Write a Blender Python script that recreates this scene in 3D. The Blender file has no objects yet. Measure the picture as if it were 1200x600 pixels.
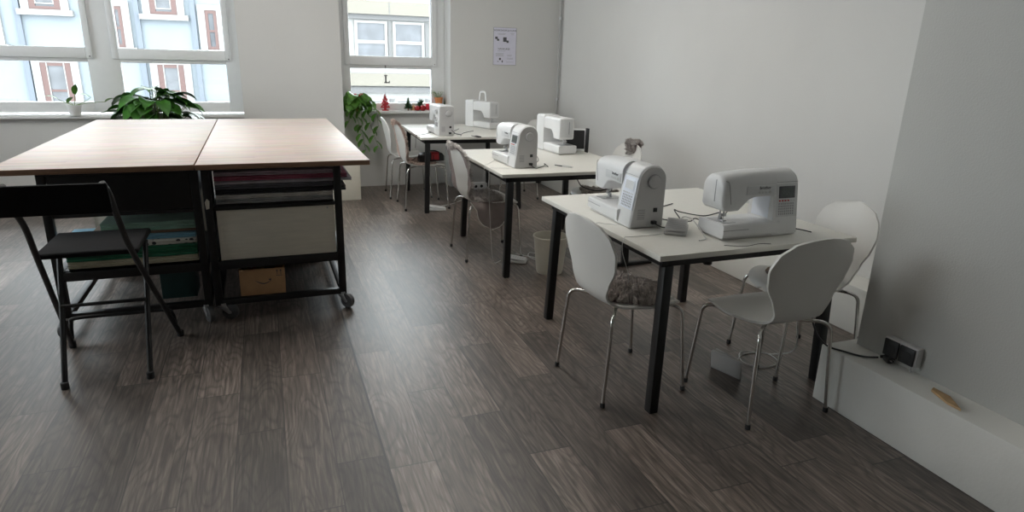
import bpy, bmesh, math, random
from mathutils import Vector, Matrix, noise
R = math.radians
PI = math.pi
sc = bpy.context.scene
COL = sc.collection
rnd = random.Random(7)

# ------------------------------------------------------------------ materials
def new_mat(name):
    m = bpy.data.materials.new(name); m.use_nodes = True
    nt = m.node_tree
    return m, nt, nt.nodes['Principled BSDF']

def node(nt, kind, **kw):
    n = nt.nodes.new(kind)
    for k, v in kw.items():
        if k in n.inputs: n.inputs[k].default_value = v
        else: setattr(n, k, v)
    return n

def rgb(c):
    return (c[0], c[1], c[2], 1)

def mat(name, color, rough=.5, metal=0, var=0, vscale=20, bump=0, bscale=200, stretch=(1, 1, 1), spec=.5, coat=0, sheen=0):
    """procedural principled material with noise driven colour variation and bump"""
    m, nt, b = new_mat(name)
    b.inputs['Roughness'].default_value = rough
    b.inputs['Metallic'].default_value = metal
    b.inputs['Specular IOR Level'].default_value = spec
    b.inputs['Coat Weight'].default_value = coat
    b.inputs['Sheen Weight'].default_value = sheen
    tc = node(nt, 'ShaderNodeTexCoord')
    mp = node(nt, 'ShaderNodeMapping'); mp.inputs['Scale'].default_value = stretch
    nt.links.new(tc.outputs['Object'], mp.inputs['Vector'])
    n = node(nt, 'ShaderNodeTexNoise', Scale=vscale, Detail=4.0)
    nt.links.new(mp.outputs[0], n.inputs['Vector'])
    r = node(nt, 'ShaderNodeValToRGB')
    r.color_ramp.elements[0].position = .3; r.color_ramp.elements[1].position = .7
    k = max(var, .01)
    r.color_ramp.elements[0].color = rgb([max(0, c * (1 - k)) for c in color])
    r.color_ramp.elements[1].color = rgb([min(1, c * (1 + k)) for c in color])
    nt.links.new(n.outputs['Fac'], r.inputs['Fac']); nt.links.new(r.outputs['Color'], b.inputs['Base Color'])
    if bump:
        n2 = node(nt, 'ShaderNodeTexNoise', Scale=bscale, Detail=3.0)
        nt.links.new(mp.outputs[0], n2.inputs['Vector'])
        bp = node(nt, 'ShaderNodeBump', Strength=bump, Distance=.004)
        nt.links.new(n2.outputs['Fac'], bp.inputs['Height']); nt.links.new(bp.outputs[0], b.inputs['Normal'])
    return m

def floor_mat():
    m, nt, b = new_mat('vinyl_planks')
    L = nt.links.new
    tc = node(nt, 'ShaderNodeTexCoord'); sep = node(nt, 'ShaderNodeSeparateXYZ'); L(tc.outputs['Object'], sep.inputs[0])
    def mth(op, a, c=None, d=None):
        n = node(nt, 'ShaderNodeMath', operation=op)
        for i, v in enumerate((a, c, d)):
            if v is None: continue
            if isinstance(v, (int, float)): n.inputs[i].default_value = v
            else: L(v, n.inputs[i])
        return n.outputs[0]
    W, LEN = .18, 1.02
    u = mth('DIVIDE', mth('ADD', sep.outputs['X'], -.325 + .18 * 50), W); row = mth('FLOOR', u); fu = mth('FRACT', u)
    wn = node(nt, 'ShaderNodeTexWhiteNoise', noise_dimensions='1D'); L(row, wn.inputs['W'])
    v = mth('ADD', mth('DIVIDE', sep.outputs['Y'], LEN), mth('MULTIPLY', wn.outputs['Value'], 7.3)); pid = mth('FLOOR', v); fv = mth('FRACT', v)
    cmb = node(nt, 'ShaderNodeCombineXYZ'); L(row, cmb.inputs[0]); L(pid, cmb.inputs[1])
    w2 = node(nt, 'ShaderNodeTexWhiteNoise', noise_dimensions='3D'); L(cmb.outputs[0], w2.inputs['Vector'])
    # grain coordinates shifted per plank
    off = node(nt, 'ShaderNodeVectorMath', operation='SCALE'); L(w2.outputs['Color'], off.inputs[0]); off.inputs['Scale'].default_value = 30
    add = node(nt, 'ShaderNodeVectorMath', operation='ADD'); L(tc.outputs['Object'], add.inputs[0]); L(off.outputs[0], add.inputs[1])
    mp = node(nt, 'ShaderNodeMapping'); mp.inputs['Scale'].default_value = (1, .05, 1); L(add.outputs[0], mp.inputs[0])
    g1 = node(nt, 'ShaderNodeTexNoise', Scale=85.0, Detail=6.0, Roughness=.6, Distortion=.5); L(mp.outputs[0], g1.inputs['Vector'])
    mp2 = node(nt, 'ShaderNodeMapping'); mp2.inputs['Scale'].default_value = (1, .22, 1); L(add.outputs[0], mp2.inputs[0])
    wv = node(nt, 'ShaderNodeTexNoise', Scale=5.0, Detail=2.0); L(mp2.outputs[0], wv.inputs['Vector'])
    rings = mth('SINE', mth('MULTIPLY', wv.outputs['Fac'], 120.0))
    ringf = mth('MULTIPLY_ADD', rings, .5, .5)
    ringf = mth('POWER', ringf, 3.0)
    r = node(nt, 'ShaderNodeValToRGB'); e = r.color_ramp.elements
    e[0].position = .30; e[0].color = (.055, .042, .035, 1); e[1].position = .70; e[1].color = (.26, .212, .18, 1)
    mid = e.new(.5); mid.color = (.128, .100, .084, 1)
    L(g1.outputs['Fac'], r.inputs['Fac'])
    # darker rings
    mx = node(nt, 'ShaderNodeMix', data_type='RGBA'); mx.blend_type = 'MULTIPLY'
    L(mth('MULTIPLY', ringf, .6), mx.inputs[0]); L(r.outputs[0], mx.inputs[6]); mx.inputs[7].default_value = (.42, .40, .38, 1)
    # plank tone
    ton = node(nt, 'ShaderNodeMapRange'); L(w2.outputs['Value'], ton.inputs['Value']); ton.inputs['To Min'].default_value = .56; ton.inputs['To Max'].default_value = 1.32
    vm = node(nt, 'ShaderNodeVectorMath', operation='SCALE'); L(mx.outputs[2], vm.inputs[0]); 
    rightsheet = mth('GREATER_THAN', sep.outputs['X'], .325)
    L(mth('MULTIPLY', ton.outputs[0], mth('MULTIPLY_ADD', rightsheet, .34, .86)), vm.inputs['Scale'])
    joint = mth('LESS_THAN', mth('ABSOLUTE', mth('SUBTRACT', sep.outputs['X'], .325)), .0045)
    # seams
    eu = mth('MINIMUM', fu, mth('SUBTRACT', 1.0, fu)); ev = mth('MINIMUM', fv, mth('SUBTRACT', 1.0, fv))
    seam = mth('MAXIMUM', mth('LESS_THAN', eu, .012), mth('LESS_THAN', ev, .0026))
    m3 = node(nt, 'ShaderNodeMix', data_type='RGBA'); L(mth('MULTIPLY', seam, .75), m3.inputs[0]); L(vm.outputs[0], m3.inputs[6]); m3.inputs[7].default_value = (.02, .017, .015, 1)
    m4 = node(nt, 'ShaderNodeMix', data_type='RGBA'); L(mth('MULTIPLY', joint, 1.0), m4.inputs[0]); L(m3.outputs[2], m4.inputs[6]); m4.inputs[7].default_value = (.012, .011, .01, 1)
    L(m4.outputs[2], b.inputs['Base Color'])
    rr = node(nt, 'ShaderNodeMapRange'); L(g1.outputs['Fac'], rr.inputs['Value']); rr.inputs['To Min'].default_value = .44; rr.inputs['To Max'].default_value = .54
    L(mth('SUBTRACT', rr.outputs[0], mth('MULTIPLY', rightsheet, .09)), b.inputs['Roughness'])
    b.inputs['Specular IOR Level'].default_value = .85
    bp = node(nt, 'ShaderNodeBump', Strength=.22, Distance=.002)
    L(mth('SUBTRACT', g1.outputs['Fac'], mth('MULTIPLY', seam, 1.0)), bp.inputs['Height']); L(bp.outputs[0], b.inputs['Normal'])
    return m

def beech_mat():
    """glued wood panel: pinkish pale staves with a satin lacquer"""
    m, nt, b = new_mat('glued_wood_top'); L = nt.links.new
    tc = node(nt, 'ShaderNodeTexCoord')
    br = node(nt, 'ShaderNodeTexBrick', Scale=1.0); br.offset = .43
    br.inputs['Color1'].default_value = (.56, .475, .43, 1); br.inputs['Color2'].default_value = (.48, .40, .355, 1)
    br.inputs['Mortar'].default_value = (.50, .40, .34, 1); br.inputs['Mortar Size'].default_value = .0006
    br.inputs['Brick Width'].default_value = .5; br.inputs['Row Height'].default_value = .045
    L(tc.outputs['Object'], br.inputs['Vector'])
    mp = node(nt, 'ShaderNodeMapping'); mp.inputs['Scale'].default_value = (.1, 1, 1); L(tc.outputs['Object'], mp.inputs[0])
    n = node(nt, 'ShaderNodeTexNoise', Scale=60.0, Detail=5.0); L(mp.outputs[0], n.inputs['Vector'])
    mx = node(nt, 'ShaderNodeMix', data_type='RGBA'); mx.blend_type = 'OVERLAY'; mx.inputs[0].default_value = .35
    L(br.outputs['Color'], mx.inputs[6]); L(n.outputs['Color'], mx.inputs[7])
    L(mx.outputs[2], b.inputs['Base Color'])
    n2 = node(nt, 'ShaderNodeTexNoise', Scale=9.0, Detail=6.0); L(tc.outputs['Object'], n2.inputs['Vector'])
    mr = node(nt, 'ShaderNodeMapRange'); L(n2.outputs['Fac'], mr.inputs['Value']); mr.inputs['To Min'].default_value = .34; mr.inputs['To Max'].default_value = .55
    L(mr.outputs[0], b.inputs['Roughness'])
    return m

def glass_mat():
    m = bpy.data.materials.new('window_glass'); m.use_nodes = True; nt = m.node_tree; nt.nodes.clear()
    o = node(nt, 'ShaderNodeOutputMaterial'); t = node(nt, 'ShaderNodeBsdfTransparent'); g = node(nt, 'ShaderNodeBsdfGlossy', Roughness=.02)
    t.inputs[0].default_value = (.96, .98, .98, 1)
    f = node(nt, 'ShaderNodeFresnel', IOR=1.45); mx = node(nt, 'ShaderNodeMixShader')
    nt.links.new(f.outputs[0], mx.inputs[0]); nt.links.new(t.outputs[0], mx.inputs[1]); nt.links.new(g.outputs[0], mx.inputs[2]); nt.links.new(mx.outputs[0], o.inputs[0])
    return m

def fur_mat(name, root, tip):
    m, nt, b = new_mat(name); L = nt.links.new
    a = node(nt, 'ShaderNodeAttribute'); a.attribute_name = 'strand'
    r = node(nt, 'ShaderNodeValToRGB'); r.color_ramp.elements[0].color = rgb(root); r.color_ramp.elements[1].color = rgb(tip)
    sep = node(nt, 'ShaderNodeSeparateColor'); L(a.outputs['Color'], sep.inputs[0])
    L(sep.outputs[0], r.inputs['Fac']); L(r.outputs[0], b.inputs['Base Color'])
    b.inputs['Roughness'].default_value = .85; b.inputs['Sheen Weight'].default_value = .3
    return m

M = {}
M['floor'] = floor_mat()
M['wall'] = mat('wall_paint', (.66, .655, .64), .75, var=.03, vscale=1.2, bump=.25, bscale=140)
M['ceiling'] = mat('ceiling_paint', (.82, .82, .80), .9, var=.02)
M['plinth'] = mat('plinth_paint', (.78, .77, .73), .6, var=.05, vscale=3, bump=.2, bscale=90)
M['pvc'] = mat('window_frame_pvc', (.80, .81, .82), .35, var=.01)
M['sill'] = mat('window_sill_stone', (.78, .78, .77), .3, var=.03)
M['glass'] = glass_mat()
M['laminate'] = mat('white_laminate', (.80, .785, .73), .38, var=.015, vscale=40, bump=.04, bscale=400)
M['edge'] = mat('laminate_edge', (.66, .65, .61), .45, var=.02)
M['black'] = mat('black_steel', (.012, .012, .013), .42, var=.2, bump=.1, bscale=300)
M['blackp'] = mat('black_plastic', (.015, .015, .016), .4, var=.1)
M['matt'] = mat('matt_black', (.008, .008, .009), .8, var=.1, spec=.2)
M['chrome'] = mat('chrome_tube', (.72, .71, .69), .16, 1, var=.02)
M['steel'] = mat('brushed_steel', (.55, .55, .56), .3, 1, var=.04)
M['shell'] = mat('white_lacquered_ply', (.77, .76, .73), .38, var=.01, vscale=8)
M['foot'] = mat('dark_rubber', (.03, .03, .032), .7, var=.1)
M['body'] = mat('white_machine_plastic', (.76, .765, .77), .33, var=.01)
M['bodyg'] = mat('pale_grey_machine_plastic', (.58, .575, .575), .42, var=.01)
M['chart'] = mat('light_grey_print_panel', (.66, .67, .68), .4, var=.02)
M['ledlit'] = mat('led_lit_white', (.80, .84, .92), .3, var=.01)  # LED light on the machine panels, put into the colour
M['ink'] = mat('dark_print', (.08, .08, .09), .5, var=.05)
M['greyink'] = mat('grey_print', (.33, .33, .35), .5, var=.05)
M['lcd'] = mat('lcd_glass', (.10, .115, .11), .12, var=.2, vscale=120)
M['redbtn'] = mat('red_plastic', (.55, .03, .04), .4, var=.05)
M['beech'] = beech_mat()
M['beechedge'] = mat('raw_wood_edge', (.27, .155, .095), .6, var=.25, vscale=30, stretch=(.3, 1, 6))
M['cardboard'] = mat('brown_cardboard', (.52, .31, .16), .8, var=.06, bump=.1)
M['binw'] = mat('cream_canvas', (.78, .745, .65), .85, var=.05, vscale=30, bump=.3, bscale=250, stretch=(.3, 1, 3))
M['cream'] = mat('cream_plastic', (.70, .67, .58), .4, var=.02)
M['paper'] = mat('poster_paper', (.70, .69, .80), .6, var=.02)
M['leaf'] = mat('glossy_leaf', (.045, .15, .022), .28, var=.5, vscale=9)
M['leaf2'] = mat('bright_leaf', (.085, .22, .03), .35, var=.45, vscale=14)
M['stem'] = mat('plant_stem', (.16, .24, .07), .5, var=.1)
M['terra'] = mat('terracotta', (.62, .24, .09), .7, var=.1)
M['potd'] = mat('dark_pot_glaze', (.05, .055, .06), .3, var=.1)
M['potw'] = mat('white_pot_glaze', (.75, .75, .74), .3, var=.02)
M['soil'] = mat('potting_soil', (.03, .02, .015), .95, var=.4, vscale=80, bump=.8, bscale=120)
M['redwood'] = mat('red_painted_wood', (.50, .03, .045), .5, var=.12)
M['pine'] = mat('pine_green', (.02, .075, .025), .7, var=.3)
M['apple'] = mat('dark_red_ornament', (.33, .015, .02), .22, var=.25)
M['wicker'] = mat('wicker', (.58, .33, .17), .7, var=.2, vscale=90)
M['pewter'] = mat('grey_letter_metal', (.16, .16, .17), .5, .3, var=.1)
M['cablew'] = mat('white_cable', (.70, .70, .69), .45, var=.01)
M['cableb'] = mat('black_cable', (.02, .02, .022), .4, var=.05)
M['pedal'] = mat('grey_pedal_plastic', (.47, .46, .45), .5, var=.02)
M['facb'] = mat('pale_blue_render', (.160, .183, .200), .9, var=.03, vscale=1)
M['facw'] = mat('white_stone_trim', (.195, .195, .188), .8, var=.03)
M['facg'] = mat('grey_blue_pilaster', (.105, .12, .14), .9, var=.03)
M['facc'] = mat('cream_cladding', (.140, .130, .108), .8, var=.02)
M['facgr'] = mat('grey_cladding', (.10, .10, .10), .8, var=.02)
M['woodbr'] = mat('red_brown_joinery', (.08, .043, .038), .6, var=.1)
M['darkpane'] = mat('reflecting_pane', (.065, .07, .078), .15, var=.3, vscale=2)
M['asphalt'] = mat('asphalt', (.16, .16, .16), .9, var=.1)
M['chip'] = mat('pale_wood', (.55, .36, .19), .6, var=.15, vscale=30)
M['furg'] = fur_mat('grey_sheepskin', (.36, .32, .30), (.86, .83, .81))
M['furb'] = fur_mat('dark_tipped_sheepskin', (.30, .255, .235), (.95, .88, .84))
M['furp'] = fur_mat('beige_pink_sheepskin', (.42, .30, .25), (.66, .54, .48))
M['furt'] = fur_mat('tan_sheepskin', (.34, .25, .17), (.60, .50, .38))
M['hide'] = mat('suede_hide', (.30, .25, .24), .9, var=.08)
M['hidep'] = mat('pink_suede_hide', (.50, .38, .33), .9, var=.08)

def fabric(name, c, var=.1, s=60): return mat(name, c, .95, var=var, vscale=s, bump=.4, bscale=300, sheen=.2)
def dotted(name, base, dot):
    m, nt, b = new_mat(name); L = nt.links.new
    tc = node(nt, 'ShaderNodeTexCoord'); v = node(nt, 'ShaderNodeTexVoronoi', Scale=26.0); L(tc.outputs['Object'], v.inputs['Vector'])
    r = node(nt, 'ShaderNodeValToRGB'); r.color_ramp.interpolation = 'CONSTANT'
    r.color_ramp.elements[0].color = rgb(dot); r.color_ramp.elements[1].color = rgb(base); r.color_ramp.elements[1].position = .3
    L(v.outputs['Distance'], r.inputs['Fac']); L(r.outputs[0], b.inputs['Base Color']); b.inputs['Roughness'].default_value = .95
    return m

# ------------------------------------------------------------------ mesh tools
class MB:
    def __init__(s): s.v = []; s.f = []; s.m = []; s.attr = None
    def add(s, vs, fs, mi=0, mtx=None):
        o = len(s.v)
        s.v += [tuple(mtx @ Vector(p)) if mtx else tuple(p) for p in vs]
        s.f += [tuple(i + o for i in f) for f in fs]; s.m += [mi] * len(fs)
        return s
    def box(s, x0, x1, y0, y1, z0, z1, mi=0, mtx=None):
        vs = [(x, y, z) for z in (z0, z1) for y in (y0, y1) for x in (x0, x1)]
        return s.add(vs, [(0, 2, 3, 1), (4, 5, 7, 6), (0, 1, 5, 4), (2, 6, 7, 3), (0, 4, 6, 2), (1, 3, 7, 5)], mi, mtx)
    def tube(s, pts, r, n=10, mi=0, cap=True, closed=False):
        pts = [Vector(p) for p in pts]; N = len(pts); rings = []
        rr = r if isinstance(r, (list, tuple)) else [r] * N
        up = None; vs = []; fs = []
        for i, p in enumerate(pts):
            a = pts[i - 1] if (i > 0 or closed) else p; b = pts[(i + 1) % N] if (i < N - 1 or closed) else p
            t = (b - a).normalized() if (b - a).length > 1e-9 else Vector((0, 0, 1))
            if up is None:
                up = t.cross(Vector((0, 0, 1)));
                if up.length < .05: up = t.cross(Vector((1, 0, 0)))
                up.normalize()
            else:
                up = up - t * up.dot(t)
                if up.length < 1e-6: up = t.cross(Vector((1, 0, 0)))
                up.normalize()
            w = t.cross(up)
            for k in range(n):
                a2 = 2 * PI * k / n
                vs.append(p + (up * math.cos(a2) + w * math.sin(a2)) * rr[i])
        for i in range(N if closed else N - 1):
            j = (i + 1) % N
            for k in range(n):
                k2 = (k + 1) % n
                fs.append((i * n + k, i * n + k2, j * n + k2, j * n + k))
        if cap and not closed:
            fs.append(tuple(range(n))[::-1]); fs.append(tuple(range((N - 1) * n, N * n)))
        return s.add(vs, fs, mi)
    def lathe(s, prof, n=32, c=(0, 0, 0), mi=0, mtx=None, sx=1, sy=1, cap=True):
        vs = []; fs = []
        for (r, z) in prof:
            for k in range(n):
                a = 2 * PI * k / n; vs.append((c[0] + r * math.cos(a) * sx, c[1] + r * math.sin(a) * sy, c[2] + z))
        P = len(prof)
        for i in range(P - 1):
            for k in range(n):
                k2 = (k + 1) % n; fs.append((i * n + k, i * n + k2, (i + 1) * n + k2, (i + 1) * n + k))
        if cap:
            fs.append(tuple(range(n))[::-1]); fs.append(tuple(range((P - 1) * n, P * n)))
        return s.add(vs, fs, mi, mtx)
    def prism(s, poly, a0, a1, axis='x', mi=0, mtx=None):
        """extrude polygon along axis; poly coords are the two other axes in order"""
        n = len(poly); vs = []
        for a in (a0, a1):
            for (p, q) in poly:
                vs.append({'x': (a, p, q), 'y': (p, a, q), 'z': (p, q, a)}[axis])
        fs = [tuple(range(n)), tuple(range(n, 2 * n))[::-1]] + [(i, i + n, (i + 1) % n + n, (i + 1) % n) for i in range(n)]
        return s.add(vs, fs, mi, mtx)
    def loft(s, rings, mi=0, mtx=None, cap=True):
        n = len(rings[0]); vs = [p for r in rings for p in r]; fs = []
        for i in range(len(rings) - 1):
            for k in range(n):
                k2 = (k + 1) % n; fs.append((i * n + k, i * n + k2, (i + 1) * n + k2, (i + 1) * n + k))
        if cap: fs.append(tuple(range(n))[::-1]); fs.append(tuple(range((len(rings) - 1) * n, len(rings) * n)))
        return s.add(vs, fs, mi, mtx)
    def build(s, name, mats, parent=None, bevel=0, seg=2, smooth=True, ang=35, fix=True):
        me = bpy.data.meshes.new(name); me.from_pydata(s.v, [], s.f)
        if not isinstance(mats, (list, tuple)): mats = [mats]
        for m in mats: me.materials.append(m)
        for p, i in zip(me.polygons, s.m): p.material_index = i
        if fix or bevel:
            bm = bmesh.new(); bm.from_mesh(me)
            if fix: bmesh.ops.recalc_face_normals(bm, faces=bm.faces)
            if bevel:
                es = [e for e in bm.edges if len(e.link_faces) == 2 and e.calc_face_angle(0) > R(30)]
                bmesh.ops.bevel(bm, geom=es, offset=bevel, segments=seg, profile=.5, affect='EDGES', clamp_overlap=True)
            bm.to_mesh(me); bm.free()
        if smooth:
            me.polygons.foreach_set('use_smooth', [True] * len(me.polygons)); me.set_sharp_from_angle(angle=R(ang))
        o = bpy.data.objects.new(name, me); COL.objects.link(o)
        if parent: o.parent = parent
        return o

def tag(o, label=None, cat=None, group=None, kind=None):
    if label: o['label'] = label
    if cat: o['category'] = cat
    if group: o['group'] = group
    if kind: o['kind'] = kind
    return o
def empty(name, loc=(0, 0, 0), rz=0, label=None, cat=None, group=None):
    o = bpy.data.objects.new(name, None); COL.objects.link(o); o.empty_display_size = .05
    o.location = loc; o.rotation_euler = (0, 0, rz)
    return tag(o, label, cat, group)
def struct(name, mb, m, **kw):
    return tag(mb.build(name, m, **kw), kind='structure')
KIDS = {}
def copy_tree(o, parent=None):
    c = o.copy(); COL.objects.link(c); c.parent = parent
    for ch in [x for x in bpy.data.objects if x.parent == o]: copy_tree(ch, c)
    return c
def spline(pts, n=8, closed=False):
    """Catmull-Rom through points"""
    P = [Vector(p) for p in pts]; out = []; N = len(P)
    for i in range(N if closed else N - 1):
        p1 = P[i]; p2 = P[(i + 1) % N]
        p0 = P[i - 1] if (i > 0 or closed) else p1 * 2 - p2
        p3 = P[(i + 2) % N] if (i + 2 < N or closed) else p2 * 2 - p1
        for k in range(n):
            t = k / n
            out.append(.5 * ((2 * p1) + (p2 - p0) * t + (2 * p0 - 5 * p1 + 4 * p2 - p3) * t * t + (3 * p1 - p0 - 3 * p2 + p3) * t ** 3))
    if not closed: out.append(P[-1])
    return out
def text_obj(name, s, size, m, parent, loc, rot, depth=.0006):
    cu = bpy.data.curves.new(name, 'FONT'); cu.body = s; cu.size = size; cu.extrude = depth; cu.align_x = 'CENTER'; cu.align_y = 'CENTER'
    t = bpy.data.objects.new(name, cu); COL.objects.link(t)
    bpy.context.view_layer.update()
    me = bpy.data.meshes.new_from_object(t.evaluated_get(bpy.context.evaluated_depsgraph_get()))
    bpy.data.objects.remove(t); bpy.data.curves.remove(cu)
    me.materials.clear(); me.materials.append(m); me.name = name
    o = bpy.data.objects.new(name, me); COL.objects.link(o); o.parent = parent; o.location = loc; o.rotation_euler = rot
    return o

# ------------------------------------------------------------------ camera (solved from the vanishing points)
F, YAW, PIT, ROL, CH = 754.2, .363, .301, .028, 1.497
fw = Vector((math.sin(YAW) * math.cos(PIT), math.cos(YAW) * math.cos(PIT), -math.sin(PIT)))
rt = Vector((math.cos(YAW), -math.sin(YAW), 0)); up = rt.cross(fw)
r2 = rt * math.cos(ROL) + up * math.sin(ROL); u2 = -rt * math.sin(ROL) + up * math.cos(ROL)
cam = bpy.data.cameras.new('camera'); cam.sensor_width = 36; cam.lens = F / 1200 * 36; cam.clip_start = .05; cam.clip_end = 300
co = bpy.data.objects.new('camera', cam); COL.objects.link(co)
mw = Matrix((r2, u2, -fw)).transposed().to_4x4(); mw.translation = (0, 0, CH); co.matrix_world = mw
sc.camera = co

# ------------------------------------------------------------------ room shell
XL, XR, YB, YN, H = -3.9, 3.30, 7.30, -3.6, 3.05     # left, right, back wall face, wall behind the camera, height
YW = 7.54                                             # wall under the windows
struct('floor', MB().box(XL - .3, XR + .3, YN - .3, YW + .2, -.08, 0), M['floor'], smooth=False)
struct('ceiling', MB().box(XL - .3, XR + .3, YN - .3, YW + .3, H, H + .15), M['ceiling'], smooth=False)
struct('wall_right', MB().box(XR, XR + .2, YN, YW + .3, 0, H), M['wall'], smooth=False)
b = MB(); ADDED_LW = [(3.3, 4.8), (5.3, 6.9)]                # unseen window openings added to the left wall for more daylight
ys = [YN] + [v for q in ADDED_LW for v in q] + [YW + .3]
for i in range(0, len(ys), 2): b.box(XL - .3, XL, ys[i], ys[i + 1], 0, H)
for q in ADDED_LW: b.box(XL - .3, XL, q[0], q[1], 0, .83); b.box(XL - .3, XL, q[0], q[1], 2.75, H)
struct('wall_left', b, M['wall'], smooth=False)
for i, q in enumerate(ADDED_LW):  # unseen left windows, added to bring in side light
    wn_ = empty('window_%d' % (i + 3)); tag(wn_, kind='structure'); ym = (q[0] + q[1]) / 2
    f = MB()
    for y0, y1, z0, z1 in ((q[0], q[0] + .07, .83, 2.75), (q[1] - .07, q[1], .83, 2.75), (ym - .04, ym + .04, .83, 2.75), (q[0], q[1], .83, .92), (q[0], q[1], 2.67, 2.75), (q[0], q[1], 1.32, 1.42)): f.box(XL - .18, XL - .11, y0, y1, z0, z1)
    f.build('window_frame', M['pvc'], wn_, smooth=False)
    MB().box(XL - .15, XL - .145, q[0] + .07, q[1] - .07, .92, 2.67).build('pane', M['glass'], wn_, smooth=False)
struct('wall_near', MB().box(XL, XR, YN - .2, YN, 0, H), M['wall'], smooth=False)
W2 = (.779, 1.97); W1 = (-3.05, -.222)               # window niches
ZT = 2.72
b = MB()
for x0, x1 in ((XL, W1[0]), (W1[1], W2[0]), (W2[1], XR)): b.box(x0, x1, YB, YW + .3, 0, H)
for x0, x1 in (W1, W2):
    b.box(x0, x1, YB, YW + .3, ZT, H)
    b.box(x0, x1, YW, YW + .3, 0, .83)
struct('wall_back', b, M['wall'], bevel=0, smooth=False)
# low plinth along the right wall and the wall stub on its own plinth
struct('trim_1', MB().box(3.10, XR, 2.03, YB, 0, .28), M['plinth'], bevel=.006)
struct('trim_2', MB().box(2.305, XR, YN, 2.03, 0, .272), M['plinth'], bevel=.005)
struct('wall_stub', MB().box(2.465, XR, YN, 1.985, .272, H), mat('wall_stub_grey', (.50, .50, .48), .75, var=.03, vscale=1.5, bump=.25, bscale=140), bevel=.004)  # one even grey, darker than the other walls
# window sills
struct('trim_3', MB().box(W2[0], W2[1], YW - .07, YW + .1, .835, .868), M['sill'], bevel=.006)
struct('trim_4', MB().box(W1[0], W1[1], YW - .07, YW + .1, .80, .832), M['sill'], bevel=.006)
struct('trim_5', MB().tube([(3.268, 7.235, .281), (3.268, 7.235, 3.04)], .014, 12), mat('painted_grey_pipe', (.40, .40, .39), .5, var=.03))
bk = MB()
for z in (1.02, 1.93, 2.7): bk.tube([(3.268, 7.235, z - .014), (3.268, 7.235, z + .014)], .020, 12)
bk.build('bracket', M['steel'], bpy.data.objects['trim_5'])
# windows
YG = 7.60
def window(n, x0, x1, panes, z0, zb0, zb1, z1):
    """outer frame x0..x1, panes = [(left, right, upper inset)]; a bar between zb0 and zb1"""
    w = empty('window_%d' % n); tag(w, kind='structure')
    fr = MB(); xs = sorted([x0] + [v for p in panes for v in p[:2]] + [x1])
    for i in range(0, len(xs), 2): fr.box(xs[i], xs[i + 1], YG - .02, YG + .06, z0 - .10, z1 + .07)
    for a, c in panes:
        fr.box(a, c, YG - .02, YG + .06, z0 - .10, z0); fr.box(a, c, YG - .02, YG + .06, zb0, zb1 - .0)
        fr.box(a, c, YG - .02, YG + .06, z1, z1 + .07)
    f = fr.build('window_frame', M['pvc'], w, bevel=.005)
    for a, c in panes:
        s = MB()   # raised sash profile of the upper, opening light
        for (p, q, zz0, zz1) in ((a - .055, a, zb0 + .035, z1 + .05), (c, c + .055, zb0 + .035, z1 + .05), (a, c, zb0 + .035, zb1 + .0), (a, c, z1, z1 + .05)):
            s.box(p, q, YG - .045, YG - .018, zz0, zz1)
        s.build('sash', M['pvc'], w, bevel=.006)
        g = MB(); g.box(a, c, YG + .012, YG + .018, z0, zb0); g.box(a, c, YG + .012, YG + .018, zb1, z1)
        g.build('pane', M['glass'], w, smooth=False)
        h = MB(); h.box(c + .025, c + .035, YG - .049, YG - .044, zb0 + .050, zb0 + .060); h.build('screw_cap', M['foot'], w)
    return w
window(2, .779, 1.97, [(.90, 1.82)], .945, 1.325, 1.457, 2.55)
window(1, -3.05, -.222, [(-1.325, -.36), (-2.85, -1.60)], .95, 1.332, 1.468, 2.55)

# ------------------------------------------------------------------ world and light
LS = (14, 15, 17, 4)
w = bpy.data.worlds.new('overcast'); sc.world = w; w.use_nodes = True; nt = w.node_tree
bg = nt.nodes['Background']; bg.inputs['Color'].default_value = (.91, .96, 1.0, 1); bg.inputs['Strength'].default_value = 7.8
for i, (x0, x1) in enumerate((W1, W2)):
    l = bpy.data.lights.new('daylight_portal', 'AREA'); l.shape = 'RECTANGLE'; l.size = x1 - x0; l.size_y = ZT - .83
    l.cycles.is_portal = True
    o = bpy.data.objects.new('daylight_portal', l); COL.objects.link(o)
    o.location = ((x0 + x1) / 2, YW + .32, (ZT + .83) / 2); o.rotation_euler = (R(-90), 0, 0)
for q in ADDED_LW:
    l = bpy.data.lights.new('daylight_portal', 'AREA'); l.shape = 'RECTANGLE'; l.size = q[1] - q[0]; l.size_y = 1.92; l.cycles.is_portal = True
    o = bpy.data.objects.new('daylight_portal', l); COL.objects.link(o); o.location = (XL - .32, (q[0] + q[1]) / 2, 1.79); o.rotation_euler = (0, R(-90), 0); o.rotation_euler = Matrix(((0, 0, -1), (1, 0, 0), (0, -1, 0))).to_euler()
ADDED_LAMPS = [(-2.4, 4.4), (-.6, 4.4), (1.25, 4.4), (.3, 5.8)]  # unseen ceiling lamps, added to brighten the room
for i, (x, y) in enumerate(ADDED_LAMPS):
    lp = empty('added_ceiling_light', (x, y, H - .06), 0, ('added unseen white ceiling light panel', )[0] + (' nearest the added side windows', ' above the cutting tables', ' above the sewing tables', ' nearest the window with the trailing plant')[i], 'ceiling light', 'added ceiling light panels')
    MB().box(-.16, .16, -.62, .62, .012, .06).build('housing', M['pvc'], lp, bevel=.004)
    em, nt_, b_ = new_mat('added_lamp_diffuser_%d' % i); b_.inputs['Emission Color'].default_value = (1, .96, .90, 1); b_.inputs['Emission Strength'].default_value = LS[i]
    MB().box(-.145, .145, -.605, .605, 0, .012).build('diffuser', em, lp, smooth=False)
sc.view_settings.view_transform = 'Standard'; sc.view_settings.look = 'None'; sc.view_settings.exposure = .34; sc.view_settings.gamma = 1
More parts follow.
